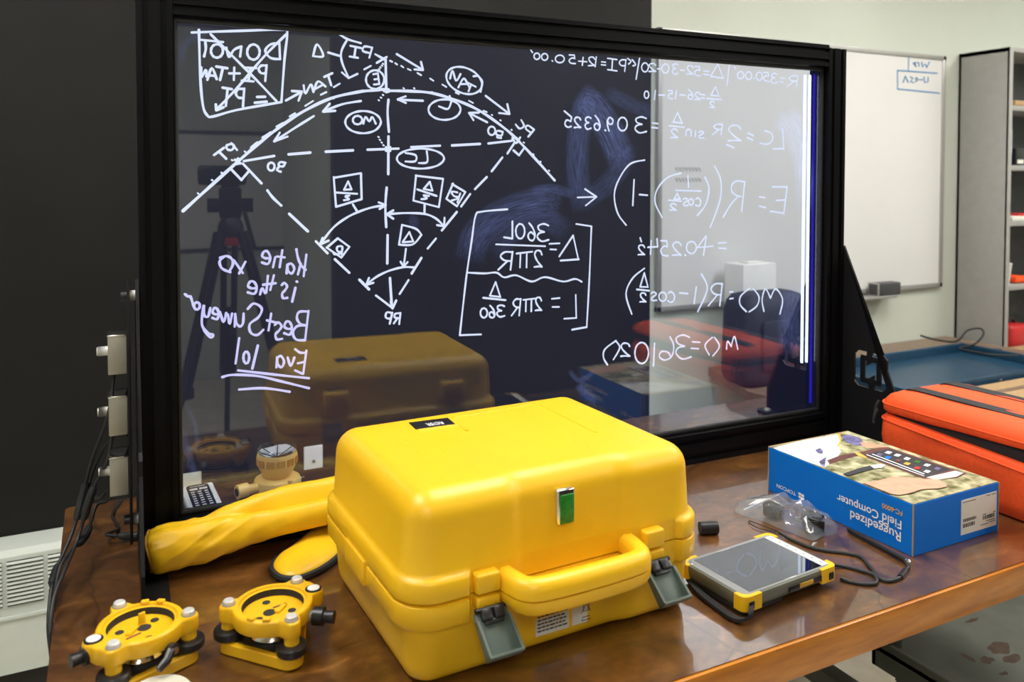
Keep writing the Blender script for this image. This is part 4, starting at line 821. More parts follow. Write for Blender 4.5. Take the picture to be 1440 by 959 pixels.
# rear: hinges and ribbed standing feet (seen in the glass)
yb = OY+CDp-0.002
for hx in (0.095, 0.405):
    h_ = MB(); h_.box((hx, yb-0.001, part+0.012), (0.046, 0.006, 0.024), 0.001); h_.box((hx, yb-0.001, part-0.013), (0.046, 0.006, 0.022), 0.001); hp = h_.build('hinge_leaf', 'steel', tub)
    MB().cyl((hx-0.026, yb+0.004, part), (hx+0.026, yb+0.004, part), 0.0042, seg=12).build('hinge_pin', 'chrome', hp)
    f_ = MB(); f_.box((hx+(0.012 if hx < 0.2 else -0.012), yb-0.019, 0.192), (0.062, 0.040, 0.058), 0.008, 3)
    for q in range(6): f_.box((hx+(0.012 if hx < 0.2 else -0.012)-0.024+q*0.0096, yb+0.0015, 0.190), (0.003, 0.004, 0.050), 0.001)
    ft = f_.build('standing_foot', 'yellow', lid); MB().box((hx+(0.012 if hx < 0.2 else -0.012), yb-0.024, 0.222), (0.046, 0.026, 0.006), 0.002).build('rubber_pad', 'black_rubber', ft)
for fx in (0.06, CWd-0.07):
    for fy_ in (0.06, CDp-0.07): MB().lathe([(0.014, 0), (0.014, 0.003), (0.012, 0.005)], 16, X=Matrix.Translation((fx, fy_, 0))).build('bottom_foot', 'yellow', tub)
# ================================================================== tribrachs
def tribrach(label, loc, rz, eyepiece, lever):
    t = thing('tribrach', label, 'tribrach', (*loc, TT), rz, 'yellow tribrachs at the front of the bench')
    ang = [math.radians(a) for a in (160, 45, -77)]; RL = 0.066
    def plate_outline(r0, rl, lobe, extra=None, n=180):
        P = []
        for k_ in range(n):
            a = 2*PI*k_/n; best = r0
            d = Vector((math.cos(a), math.sin(a)))
            for (aa, R_, rr) in [(x, rl, lobe) for x in ang]+(extra or []):
                c = Vector((math.cos(aa), math.sin(aa)))*R_; pr = d.dot(c); h2 = rr*rr-(c.length_squared-pr*pr)
                if h2 > 0: best = max(best, pr+math.sqrt(h2))
            P.append(best)
        for _ in range(4): P = [0.25*P[k_-1]+0.5*P[k_]+0.25*P[(k_+1) % n] for k_ in range(n)]
        return [(P[k_]*math.cos(2*PI*k_/n), P[k_]*math.sin(2*PI*k_/n)) for k_ in range(n)]
    vial_a = math.radians(10)
    O = plate_outline(0.060, RL, 0.0145, [(vial_a, 0.066, 0.0155), (math.radians(27), 0.064, 0.014)])
    z0_, z1_ = 0.044, 0.070
    def off(P, k_): return [(x*(1-k_/math.hypot(x, y)), y*(1-k_/math.hypot(x, y))) for x, y in P]
    def circ(r, n=180): return [(r*math.cos(2*PI*q/n), r*math.sin(2*PI*q/n)) for q in range(n)]
    R = [[(x, y, z) for x, y in P] for P, z in ((circ(0.047), z0_), (off(O, 0.006), z0_), (off(O, 0.0015), z0_+0.002), (O, z0_+0.006), (O, z1_-0.004), (off(O, 0.001), z1_-0.0015), (off(O, 0.003), z1_), (circ(0.0510), z1_), (circ(0.0498), z1_-0.003), (circ(0.0465), z1_-0.0035), (circ(0.0455), z1_-0.016))]
    body = MB().ring(R, 0, False, False).build('upper_plate', 'trib_yellow', t, 40)
    MB().ring([[(x, y, z) for x, y in P] for P, z in ((circ(0.0463), z1_-0.004), (circ(0.0453), z1_-0.0145))], 0, False, False).build('bore_lining', 'dark_gap', body)
    dk = MB().lathe([(0.0465, z1_-0.024), (0.0465, z1_-0.0145), (0.046, z1_-0.014)], 60).build('centring_disc', 'trib_yellow', t)
    for a in (100, 215, -25): MB().lathe([(0.0062, 0), (0.0062, 0.0006)], 20, X=Matrix.Translation((0.029*math.cos(math.radians(a)), 0.029*math.sin(math.radians(a)), z1_-0.0141))).build('screw_hole', 'dark_gap', dk)
    MB().lathe([(0.0095, 0), (0.0095, 0.0008)], 24, X=Matrix.Translation((-0.006, -0.004, z1_-0.0141))).build('plummet_opening', 'dark_gap', dk)
    MB().box((0.012, 0.010, z1_-0.0138), (0.022, 0.0035, 0.0008), rot=0.25).build('maker_label', 'maroon', dk)
    br = MB(); br.prism([(0.000, -0.008), (0.016, 0.008), (0.022, 0.004), (0.006, -0.014)], z1_-0.014, z1_-0.0105); br.build('index_wedge', 'trib_yellow', dk)
    # raised guard tabs on the rim
    for a in (-110, -135):
        MB().box((0.054*math.cos(math.radians(a)), 0.054*math.sin(math.radians(a)), z1_+0.001), (0.009, 0.012, 0.006), 0.002, 2, math.radians(a)).build('rim_tab', 'trib_yellow', body)
    if lever == 115:   # upright plummet tongue standing in the bore
        MB().box((-0.006, -0.018, z1_-0.006), (0.010, 0.004, 0.018), 0.001, 2, 0.2).build('upright_tongue', 'trib_yellow', dk)
    # foot screws
    for a in ang:
        x, y = RL*math.cos(a), RL*math.sin(a)
        MB().lathe([(0.011, z0_-0.010), (0.011, z0_+0.002)], 24, X=Matrix.Translation((x, y, 0))).build('screw_sleeve', 'trib_yellow', body)
        kp = []
        b = MB(); n = 48
        pr = [(0.016, 0.0195), (0.0205, 0.0205), (0.0225, 0.023), (0.0225, 0.032), (0.0205, 0.0345), (0.012, 0.0350)]
        b.ring([[((r*(1+(0.012 if (q % 2 and r > 0.022) else 0)))*math.cos(2*PI*q/n), (r*(1+(0.012 if (q % 2 and r > 0.022) else 0)))*math.sin(2*PI*q/n), z) for q in range(n)] for r, z in pr], X=Matrix.Translation((x, y, 0)))
        fs = b.build('foot_screw', 'black', t)
        MB().lathe([(0.0085, z1_-0.001), (0.0085, z1_+0.0055), (0.007, z1_+0.007)], 24, X=Matrix.Translation((x, y, 0))).build('screw_cap', 'bright_steel', body)
        MB().lathe([(0.0105, z1_-0.0005), (0.0105, z1_+0.001)], 24, X=Matrix.Translation((x, y, 0))).build('washer', 'steel', body)
    # base plate (rounded triangle), spring plate
    def tri(rc, rr, n=10):
        P = []
        for a in sorted(ang):
            for q in range(n+1):
                b_ = a-PI/3+2*PI/3*q/n; P.append((rc*math.cos(a)+rr*math.cos(b_), rc*math.sin(a)+rr*math.sin(b_)))
        return P
    bp_ = MB(); T_ = [(tri(0.058, 0.016), 0.0), (tri(0.060, 0.019), 0.002), (tri(0.060, 0.019), 0.017), (tri(0.059, 0.018), 0.019)]
    bp_.ring([[(x, y, z) for x, y in P] for P, z in T_]).build('base_plate', 'trib_yellow', t)
    sp = MB(); sp.prism(tri(0.056, 0.013), 0.019, 0.0215); sp.build('spring_plate', 'black', t)
    MB().lathe([(0.034, 0.0215), (0.036, 0.026), (0.030, 0.034), (0.028, 0.044)], 40).build('centre_collar', 'chrome', t)
    # circular level
    vx, vy = 0.066*math.cos(vial_a), 0.066*math.sin(vial_a)
    vl = MB().lathe([(0.0128, z1_-0.004), (0.0128, z1_+0.0010), (0.0105, z1_+0.0018)], 32, X=Matrix.Translation((vx, vy, 0))).build('level_ring', 'black', body)
    MB().lathe([(0.0098, z1_), (0.0096, z1_+0.0022), (0.004, z1_+0.0028)], 28, X=Matrix.Translation((vx, vy, 0))).build('bubble_glass', 'white', vl)
    # eyepiece of the optical plummet
    ea = math.radians(eyepiece); d = Vector((math.cos(ea), math.sin(ea), 0)); c = d*0.055+Vector((0, 0, 0.052))
    e = MB(); e.cyl(c, c+d*0.016, 0.006); e.cyl(c+d*0.010, c+d*0.026, 0.0135, 0.0135, 24); e.cyl(c+d*0.026, c+d*0.030, 0.009, 0.009, 20); e.cyl(c+d*0.030, c+d*0.042, 0.0085, 0.0095, 20); e.build('eyepiece', 'black', t)
    MB().cyl(c-d*0.002, c+d*0.008, 0.0075, seg=16).build('eyepiece_collar', 'steel', t)
    la = math.radians(lever); d = Vector((math.cos(la), math.sin(la), 0)); c = d*0.052+Vector((0, 0, 0.046))
    e = MB(); e.cyl(c, c+d*0.012, 0.0065, seg=16); s_ = Vector((-d.y, d.x, 0)); e.cyl(c+d*0.012, c+d*0.02, 0.009, seg=16); e.tube([c+d*0.016-s_*0.004, c+d*0.022-s_*0.016+Vector((0, 0, -0.006)), c+d*0.022-s_*0.030+Vector((0, 0, -0.012))], [0.007, 0.0065, 0.005], 10); e.build('clamp_lever', 'black', t)
    MB().cyl(c+d*0.0205, c+d*0.0225, 0.005, seg=12).build('lever_screw', 'chrome', t)
    return t
tribrach('yellow tribrach with black eyepiece knob, nearer the yellow case', (0.228, 1.258), 0.0, -33, 150)
tribrach('yellow tribrach at the bench corner, with black clamp lever facing front', (0.043, 1.288), math.radians(191), 10, 115)
# white cap lying on the bench edge
t = thing('white_lens_cap', 'round off-white cap lying in front of the corner tribrach', 'cap', (0.058, 1.178, TT))
MB().lathe([(0.044, 0), (0.047, 0.004), (0.047, 0.016), (0.044, 0.020), (0.030, 0.0215), (0.0, 0.022)], 48).build('cap', 'cream', t)
# ================================================================== yellow vinyl sleeve leaning on the bottom bar
SL = thing('vinyl_sleeve', 'long yellow vinyl sleeve leaning on the lightboard bottom bar', 'sleeve', (0.07, 1.55, TT))
O_ = Vector(SL.location); R = []; NU = 90; NA = 72
for i in range(NU+1):
    u = i/NU; x = 0.066+0.45*u
    f = max(0, min(1, (u-0.12)/0.45)); f = f*f*(3-2*f)
    c1 = Vector((1.556+0.004*f, TT+0.052+0.018*u+0.004*f)); r1 = 0.040-0.014*f
    c2 = Vector((1.572+0.036*f, TT+0.064+0.012*u+0.020*f)); r2 = 0.030-0.006*f
    if u < 0.04: r1 *= 0.80+0.2*math.sqrt(u/0.04); r2 *= 0.80+0.2*math.sqrt(u/0.04)
    cc = (c1+c2)/2; ring = []; P = []
    for k_ in range(NA):
        a = 2*PI*k_/NA; d = Vector((math.cos(a), math.sin(a))); best = 0.004
        for c, r, sq in ((c1, r1, 0.7), (c2, r2, 0.8)):
            # flattened circle: leaning ellipse
            rr_ = c-cc; A_ = d.x*d.x/(sq*sq)+d.y*d.y; B_ = d.x*rr_.x/(sq*sq)+d.y*rr_.y; C__ = rr_.x*rr_.x/(sq*sq)+rr_.y*rr_.y-r*r; D_ = B_*B_-A_*C__
            if D_ > 0: best = max(best, (B_+math.sqrt(D_))/A_)
        P.append(best)
    P = [0.25*P[q-1]+0.5*P[q]+0.25*P[(q+1) % NA] for q in range(NA)]
    for k_ in range(NA):
        a = 2*PI*k_/NA
        s1_ = math.sin(a); amp = max(0.0, 1-abs(u-0.22)/0.34)
        nz = noise.noise(Vector((u*11, math.cos(a)*1.6, s1_*1.6)))
        cr = -abs(noise.noise(Vector((u*7-s1_*1.3, math.cos(a)*1.2+u*3, 4.0))))
        r = P[k_]*(1+0.10*nz*amp+0.30*max(cr, -0.25)*amp+0.02*noise.noise(Vector((u*20, math.cos(a)*2, s1_*2+7))))
        ring.append((x-O_.x+0.004*math.sin(a*2)*(1 if u < 0.03 else 0), cc.x+r*math.cos(a)-O_.y, cc.y+r*math.sin(a)-O_.z))
    R.append(ring)
MB().ring(R).build('sleeve_body', 'vinyl', SL, 60)
RB = [Vector(p)+Vector((-0.001, 0, 0)) for p in R[0]]
MB().tube(RB+[RB[0]], 0.0022, 6).build('end_binding', 'yellow_dark', SL)
# loose pouch tip on the bench, left of the case
PC = thing('vinyl_pouch', 'small yellow pouch with black binding lying on the bench beside the case', 'pouch', (0.345, 1.535, TT))
pts = [onz(u, v, TT+0.012)-Vector(PC.location) for u, v in ((383, 796), (395, 808), (420, 809), (448, 798), (470, 783), (486, 765), (500, 745), (492, 722), (470, 722), (442, 742), (410, 768), (390, 782))]
O = catmull([(p.x, p.y, 0) for p in pts], 4, True); cx_ = sum((p for p in O), Vector())/len(O)
R = []
for s_, z in ((1.0, 0.004), (1.0, 0.010), (0.92, 0.0155), (0.75, 0.021), (0.5, 0.025), (0.25, 0.027), (0.05, 0.0275)):
    R.append([(cx_.x+(p.x-cx_.x)*s_, cx_.y+(p.y-cx_.y)*s_, z+0.004*noise.noise(Vector((p.x*25*s_, p.y*25*s_, 1)))*(1 if s_ < 0.9 else 0)) for p in O])
MB().ring(R).build('pouch_body', 'vinyl', PC, 60)
MB().tube([(p.x, p.y, 0.0065) for p in O+[O[0]]], 0.0062, 8).build('black_binding', 'black_rubber', PC)
# ================================================================== prism reflector behind the glass
PR = thing('survey_prism', 'yellow survey prism reflector facing up on its holder, behind the glass', 'prism reflector', (0.358, 1.905, TT))
hd = MB().lathe([(0.048, 0.0), (0.053, 0.004), (0.054, 0.018), (0.051, 0.026), (0.044, 0.030), (0.030, 0.031)], 48).build('holder_disc', 'prism_yellow', PR)
a = MB(); a.cyl((-0.04, -0.012, 0.015), (-0.074, -0.020, 0.015), 0.0115, seg=20); a.cyl((-0.070, -0.019, 0.016), (-0.094, -0.025, 0.016), 0.016, seg=24); st_ = a.build('socket_arm', 'prism_yellow', PR)
MB().cyl((-0.0935, -0.0249, 0.016), (-0.0955, -0.0254, 0.016), 0.009, seg=20).build('socket_hole', 'black', st_)
MB().cyl((0.052, 0.0, 0.016), (0.062, -0.001, 0.016), 0.003, seg=10).build('side_screw', 'chrome', PR)
MB().lathe([(0.006, 0), (0.006, 0.006)], 16, X=Matrix.Translation((0.02, -0.046, 0.026))).build('boss', 'prism_yellow', PR)
cup = MB().lathe([(0.0285, 0.029), (0.031, 0.032), (0.0445, 0.060), (0.0455, 0.064), (0.0455, 0.082), (0.0445, 0.086), (0.039, 0.086), (0.034, 0.070)], 56, capb=True).build('prism_cup', 'prism_yellow', PR)
for q in range(12):
    a_ = 2*PI*q/12; X = Matrix.Rotation(a_, 4, 'Z')
    g = MB(); 
    for k_ in range(-3, 4): g.box((0.0455, k_*0.0027, 0.0695), (0.0016, 0.0012, 0.016), X=X)
    g.build('grip_rib', mat('grip_amber', (0.72, 0.36, 0.03), 0.4, var=0.05) if q == 0 else bpy.data.materials['grip_amber'], cup, 0)
MB().lathe([(0.0425, 0.084), (0.0445, 0.087), (0.0445, 0.096), (0.0425, 0.098)], 48, capa=False, capb=False).build('lens_bezel', glassmat('bezel_glass', 1.6, (0.70, 0.75, 0.80), 0.05), cup)
MB().lathe([(0.0415, 0.0925), (0.0415, 0.0945)], 48).build('lens', 'lens', cup)
m_ = MB()
for q in range(6):
    a0, a1 = 2*PI*q/6+0.3, 2*PI*(q+1)/6+0.3; r = 0.040
    m_.add([(0, 0, 0.072), (r*math.cos(a0), r*math.sin(a0), 0.090), (r*math.cos((a0+a1)/2), r*math.sin((a0+a1)/2), 0.090 - (0.004 if q % 2 else -0.002)), (r*math.cos(a1), r*math.sin(a1), 0.090)], [(0, 1, 2), (0, 2, 3)])
m_.build('corner_cube', 'mirror', cup, 0)  # facets coloured white instead of reflecting the room
m_ = MB()
for q in range(6):
    a0 = 2*PI*q/6+0.3; m_.tube([(0, 0, 0.0735), (0.039*math.cos(a0), 0.039*math.sin(a0), 0.0912)], 0.0011, 4)
m_.build('prism_edge', 'ink', cup, 0)
# ================================================================== remote control
pts = [onz(u, v, TT+0.018) for u, v in ((259, 690), (300, 683))]
RM = thing('remote_control', 'white remote control with black button face, behind the glass', 'remote control', (0.157, 1.80, TT), 0.03)
MB().box((0.034, 0.08, 0.010), (0.072, 0.165, 0.019), 0.005, 3).build('casing', 'white', RM)
fc = MB().prism(rrect(0.048, 0.150, 0.012, 5, ox=0.010, oy=0.006), 0.019, 0.0205).build('face_plate', 'black', RM)
for r_i in range(8):
    for c_i in range(3):
        if r_i == 0 and c_i == 1: continue
        big = r_i == 0
        w_, h_ = (0.017, 0.0085) if big else (0.008, 0.0035)
        x = 0.034+(c_i-1)*(0.0105 if big else 0.0145); y = 0.126-r_i*0.0135-(0.004 if not big else 0)
        if y < 0.018: continue
        MB().box((x, y, 0.021), (w_, h_, 0.0016), 0.0007, 1).build('button', 'white', fc)
l = MB()
for q in range(7): l.box((0.020+q*0.0046, 0.1445, 0.0207), (0.0034, 0.0026, 0.0003))
l.build('lettering', 'white_ink', fc, 0)
# ================================================================== two black end caps
for lab, p, r_ in (('black cylindrical cap lying on its side between case and tablet', (1.078, 1.278), -0.35), ('short black cap standing close behind the yellow case', (1.062, 1.312), 0.6)):
    t = thing('end_cap', lab, 'cap', (*p, TT), r_)
    if 'short' in lab:
        MB().lathe([(0.011, 0), (0.0125, 0.002), (0.0125, 0.020), (0.0115, 0.022), (0.009, 0.022), (0.009, 0.006)], 28).build('shell', 'black', t)
    else:
        b = MB(); b.cyl((0, 0, 0.0125), (0.036, 0, 0.0125), 0.0125, seg=28); b.build('shell', 'black', t)
        MB().cyl((-0.0008, 0, 0.0125), (0.001, 0, 0.0125), 0.0095, seg=24).build('recess', 'dark_grey', t); MB().cyl((-0.0014, 0, 0.0125), (0.0, 0, 0.0125), 0.0022, seg=12).build('pin', 'chrome', t)
# ================================================================== blue product box
BXL = thing('product_box', 'blue printed cardboard box with outdoor photo on the lid, beside the orange bag', 'box', (1.3756, 1.0205, TT), 0.003)
bxw, bxd, bxh = 0.2598, 0.3717, 0.1016
bxm = Matrix.Translation(BXL.location) @ Matrix.Rotation(0.003, 4, 'Z'); bxi = bxm.inverted()
def bl(p): return bxi @ Vector(p)
MB().box((bxw/2, bxd/2, bxh/2-0.0005), (bxw, bxd, bxh-0.001), 0.0012, 1).build('carton', 'box_blue', BXL)
e_ = MB()
for x, y in ((0, 0), (bxw, 0), (0, bxd)): e_.box((x, y, bxh/2), (0.0022, 0.0022, bxh-0.002))
e_.box((bxw/2, bxd, bxh-0.001), (bxw, 0.003, 0.003)); e_.build('worn_card_edge', 'card', BXL, 0)
tp = MB(); tp.box((bxw/2, bxd/2, bxh-0.0002), (bxw-0.0015, bxd-0.0015, 0.0010)); lidp = tp.build('printed_lid', 'foliage', BXL, 0)
_lay = [0]
def toppoly(px, name, m, crop=True, par=None, lift=None):
    _lay[0] += 1; z = bxh + 0.0003 + _lay[0]*0.00009
    P = []
    for u, v in px:
        if crop: u, v = 1140+u*.2086, 600+v*.2086
        p = bl(onz(u, v, TT+bxh)); P.append((min(max(p.x, 0.001), bxw-0.001), min(max(p.y, 0.001), bxd-0.001), z))
    mb = MB(); mb.add(P, [tuple(range(len(P)))]); return mb.build(name, m, par or lidp, 0)
toppoly([(-275, 150), (-60, 95), (190, 50), (200, 90), (182, 130), (205, 168), (180, 205), (100, 272), (0, 245)], 'printed_shirt', 'paper')
toppoly([(178, 52), (198, 48), (207, 95), (190, 135), (180, 130), (196, 92)], 'printed_collar', 'orange_ink')
toppoly([(30, 160), (62, 145), (85, 165), (78, 185), (50, 180)], 'printed_violet_mark', 'violet_print')  # violet mark in the printed picture
toppoly([(55, 235), (105, 205), (95, 270), (70, 262)], 'printed_fold', 'violet_print')
toppoly([(205, 70), (250, 55), (330, 75), (368, 128), (300, 128), (235, 105)], 'printed_sleeve', 'violet_print')
toppoly([(330, 105), (420, 110), (480, 130), (540, 140), (470, 142), (380, 148), (350, 135)], 'printed_arm', 'skin_print')
toppoly([(110, 230), (200, 195), (310, 178), (500, 140), (490, 165), (330, 195), (220, 225), (130, 255)], 'printed_strap', 'maroon')
toppoly([(300, 180), (440, 150), (520, 140), (1050, 318), (990, 345), (850, 362), (770, 355)], 'printed_device', 'maroon')
toppoly([(360, 190), (530, 152), (945, 292), (780, 345)], 'printed_screen', 'ink')
toppoly([(780, 345), (975, 300), (1030, 316), (985, 340), (850, 362)], 'printed_key_strip', 'paper')
toppoly([(295, 178), (330, 180), (380, 210), (370, 216), (320, 198)], 'printed_bumper', 'orange_ink')
for (u, v), m in (((465, 190), 'violet_print'), ((525, 178), 'white_ink'), ((585, 196), 'white_ink'), ((650, 220), 'white_ink'), ((720, 241), 'green'), ((785, 264), 'white_ink'), ((855, 287), 'violet_print'), ((520, 212), 'box_blue'), ((650, 255), 'orange_ink'), ((718, 284), 'red'), ((785, 308), 'white_ink'), ((590, 235), 'maroon')):
    toppoly([(u-26, v+2), (u-6, v-11), (u+26, v-2), (u+6, v+11)], 'printed_icon', m)
toppoly([(410, 192), (418, 190), (770, 325), (760, 328)], 'printed_line', 'white_ink'); toppoly([(372, 196), (380, 194), (770, 340), (762, 342)], 'printed_line', 'white_ink')
toppoly([(215, 325), (320, 290), (400, 270), (430, 288), (300, 325), (255, 338)], 'printed_road', 'ink')
toppoly([(400, 270), (470, 258), (505, 265), (480, 285), (430, 290)], 'printed_roof', 'white_ink')
toppoly([(340, 385), (450, 372), (560, 345), (660, 350), (760, 360), (860, 362), (915, 395), (920, 412), (860, 425), (750, 430), (680, 455), (600, 470), (540, 462)], 'printed_hand', 'skin_print')
# lettering on the long side (printed upside down)
def side_text(body, u0, v0, u1, v1, m, h=None):
    x = 1.3756-0.0005; a = onx(u0, v0, x); b = onx(u1, v1, x); b.z = a.z
    text_part('lettering', body, a, b, (-1, 0, 0), m, BXL, height=h, inv=bxi, lift=0.0009)
side_text('Ruggedized', 1267.5, 749, 1196, 721, 'white_ink')
side_text('Field Computer', 1268.2, 733, 1177.5, 696, 'white_ink')
side_text('FC-6000', 1269.5, 719, 1240.8, 707.4, 'orange_ink')
side_text('TOPCON', 1119.5, 692, 1092.5, 680.5, 'white_ink', 0.0085)
lg = MB()   # four-lobed mark beside the lettering
c0 = bl(onx(1127.5, 697.5, 1.3756))
for dy, dz in ((-0.004, 0.003), (0.004, -0.003), (0.0042, 0.0036), (-0.0042, -0.0036)):
    lg.add([(-0.0009, c0.y+dy+0.0048*math.cos(2*PI*q/12), c0.z+dz+0.0030*math.sin(2*PI*q/12)) for q in range(12)], [tuple(range(12))])
lg.build('logo_mark', 'white_ink', BXL, 0)
# white shipping label on the short side
def fpt(u, v): p = bl(ony(1140+u*.2086, 600+v*.2086, 1.0205+0.0)); return (p.x, -0.0008, p.z)
L4 = [fpt(1018, 500), fpt(1257, 430), fpt(1247, 655), fpt(1008, 740)]
x0 = (L4[0][0]+L4[3][0])/2; x1 = (L4[1][0]+L4[2][0])/2; zt = (L4[0][2]+L4[1][2])/2; zb = (L4[2][2]+L4[3][2])/2
lab = MB().box(((x0+x1)/2, -0.0008, (zt+zb)/2), (x1-x0, 0.001, zt-zb)).build('shipping_label', 'paper', BXL, 0)
lw_, lh = x1-x0, zt-zb; random.seed(2)
def bars(name, u0, u1, v0, v1):
    b = MB(); x = u0
    while x < u1:
        w_ = random.uniform(0.006, 0.02); b.box((x0+(x+w_/2)*lw_, -0.0015, zb+(v0+v1)/2*lh), (w_*lw_, 0.0003, (v1-v0)*lh)); x += w_+random.uniform(0.008, 0.018)
    return b.build(name, 'ink', lab, 0)
bars('barcode', 0.05, 0.40, 0.36, 0.45); bars('barcode', 0.05, 0.36, 0.20, 0.31); bars('barcode', 0.60, 0.93, 0.27, 0.38)
b = MB()
for u0, u1, v in ((0.55, 0.75, 0.13), (0.80, 0.95, 0.15), (0.70, 0.95, 0.21), (0.70, 0.80, 0.95), (0.86, 0.95, 0.95), (0.04, 0.38, 0.93), (0.60, 0.70, 0.42), (0.90, 0.96, 0.42)):
    u = u0
    while u < u1: q = random.uniform(0.015, 0.04); b.box((x0+(u+q/2)*lw_, -0.0015, zb+v*lh), (q*lw_, 0.0003, 0.022*lh)); u += q+0.012
b.build('small_print', 'ink', lab, 0)
# ================================================================== orange padded bag
OB = thing('padded_bag', 'bright orange padded bag with black straps, zip half open, at the bench end', 'bag', (1.715, 0.80, TT))
gw, gd, gh = 0.285, 0.575, 0.198
def bagring(z, ins, bulge=0.0):
    return [(x-(0.012*bulge), y, z + 0.0) for x, y in rrect(gw-2*ins, gd-2*ins, 0.04, 8, 8, 16, ins, ins)]
def mouth(x, y):   # how far the zip gapes: along the face turned to the lightboard's left, widening toward the camera
    f = max(0, min(1, (gd-0.03-y)/0.40)); return 0.004+0.036*f*math.exp(-max(0, x)/0.05)
b = MB(); low = []
for z, i in ((0.0, 0.012), (0.006, 0.004), (0.03, 0.0), (0.09, -0.004), (0.125, -0.003), (0.142, 0.0), (0.146, 0.003), (0.1465, 0.012)):
    k_ = max(0, (z-0.09)/0.0565)
    low.append([(x + 0.005*noise.noise(Vector((x*9, y*9, z*14))), y + 0.005*noise.noise(Vector((x*9+5, y*9, z*14))), z-k_*mouth(x, y)*0.8) for x, y, _ in bagring(z, i)])
b.ring(low); bbody = b.build('lower_body', 'bag', OB, 60)
b = MB(); up = []
for z, i in ((0.148, 0.016), (0.1485, 0.003), (0.153, -0.002), (0.166, -0.003), (0.178, 0.001), (0.188, 0.008), (0.195, 0.022), (0.200, 0.05), (0.2025, 0.09)):
    k_ = max(0, (0.17-z)/0.022)
    up.append([(x, y, z + k_*mouth(x, y)*0.2 + 0.003*noise.noise(Vector((x*8, y*8, 3)))) for x, y, _ in bagring(z, i)])
b.ring(up); btop = b.build('lid', 'bag', OB, 60)
b = MB(); b.ring([[(x, y, z) for x, y, _ in bagring(z, i)] for z, i in ((0.105, 0.011), (0.160, 0.011))], 0, False, False); b.build('zip_opening', 'strap', OB)
pp = [(x, y, 0.170) for x, y, _ in bagring(0, -0.003)]; MB().tube(pp+[pp[0]], 0.0022, 6).build('piping', 'bag', btop)
pp = [(x, y, 0.134-0.75*mouth(x, y)) for x, y, _ in bagring(0, -0.0035)]; MB().tube(pp+[pp[0]], 0.0026, 6).build('piping', 'bag', bbody)
for sx_ in (0.083, 0.212):
    b = MB(); R = []
    for q in range(41):
        y = 0.0-0.006+(gd+0.012)*q/40; edge = min(y+0.006, gd+0.006-y); z = 0.2035-(0.05*max(0, 1-edge/0.05)**2) if edge > 0.0 else 0.15
        R.append([(sx_-0.019, y, z), (sx_+0.019, y, z), (sx_+0.019, y, z-0.003), (sx_-0.019, y, z-0.003)])
    b.ring(R); b.build('carry_strap', 'strap', OB, 50)
MB().tube(catmull([(0.004, gd+0.002, 0.15), (-0.003, gd+0.006, 0.135), (-0.005, gd+0.007, 0.115)], 4), 0.004, 8).build('zip_pull', 'strap', OB)
MB().tube(catmull([(0.010, gd+0.004, 0.17), (0.004, gd+0.008, 0.155), (0.003, gd+0.009, 0.14)], 4), 0.004, 8).build('zip_pull', 'strap', OB)
# ================================================================== rugged tablet
TB = thing('field_tablet', 'grey rugged tablet with amber corner bumpers lying on the bench', 'tablet', (0.9297, 0.9918, TT), 0.0712)
tl, tw_, t0, t1 = 0.2296, 0.153, 0.009, 0.0365
MB().ring(rbox_rings(tl, tw_, [(t0, 0.010), (t0+0.003, 0.006), (t0+0.010, 0.003), (t0+0.018, 0.0015), (t1-0.005, 0.001), (t1-0.001, 0.0025), (t1-0.0005, 0.004)], 0.012, 5)).build('housing', 'tab_grey', TB, 40)
bz = MB().prism(rrect(tl-0.014, tw_-0.012, 0.008, 5, ox=0.007, oy=0.006), t1-0.002, t1+0.0003).build('bezel', 'tab_bezel', TB, 30)
tbm = (Matrix.Translation(TB.location) @ Matrix.Rotation(0.0712, 4, 'Z')).inverted()
def tlp(u, v, z=t1): return tbm @ onz(940+u/5.5385, 730+v/5.5385, TT+z)
sc = [tlp(205, 320), tlp(630, 572), tlp(1190, 365), tlp(740, 148)]
sx0 = (sc[0].x+sc[1].x)/2; sx1 = (sc[2].x+sc[3].x)/2; sy0 = (sc[1].y+sc[2].y)/2; sy1 = (sc[0].y+sc[3].y)/2
MB().box(((sx0+sx1)/2, (sy0+sy1)/2, t1+0.0003), (sx1-sx0, sy1-sy0, 0.0012)).build('screen', 'screen', TB, 0)
ks = [tlp(785, 145), tlp(825, 122), tlp(1268, 338), tlp(1212, 362)]
kx0 = min(sx1+0.003, (ks[0].x+ks[3].x)/2); kx1 = tl-0.009
kst = MB().box(((kx0+kx1)/2, (ks[1].y+ks[2].y)/2, t1+0.0004), (kx1-kx0, abs(ks[1].y-ks[2].y), 0.001), 0.0004, 1).build('key_strip', 'white', TB)
k_ = MB()
for q in range(7): k_.box(((kx0+kx1)/2, ks[2].y+0.010+q*(ks[1].y-ks[2].y-0.02)/6, t1+0.0011), (0.003, 0.004, 0.0004))
k_.build('key_symbol', 'tab_bezel', kst, 0)
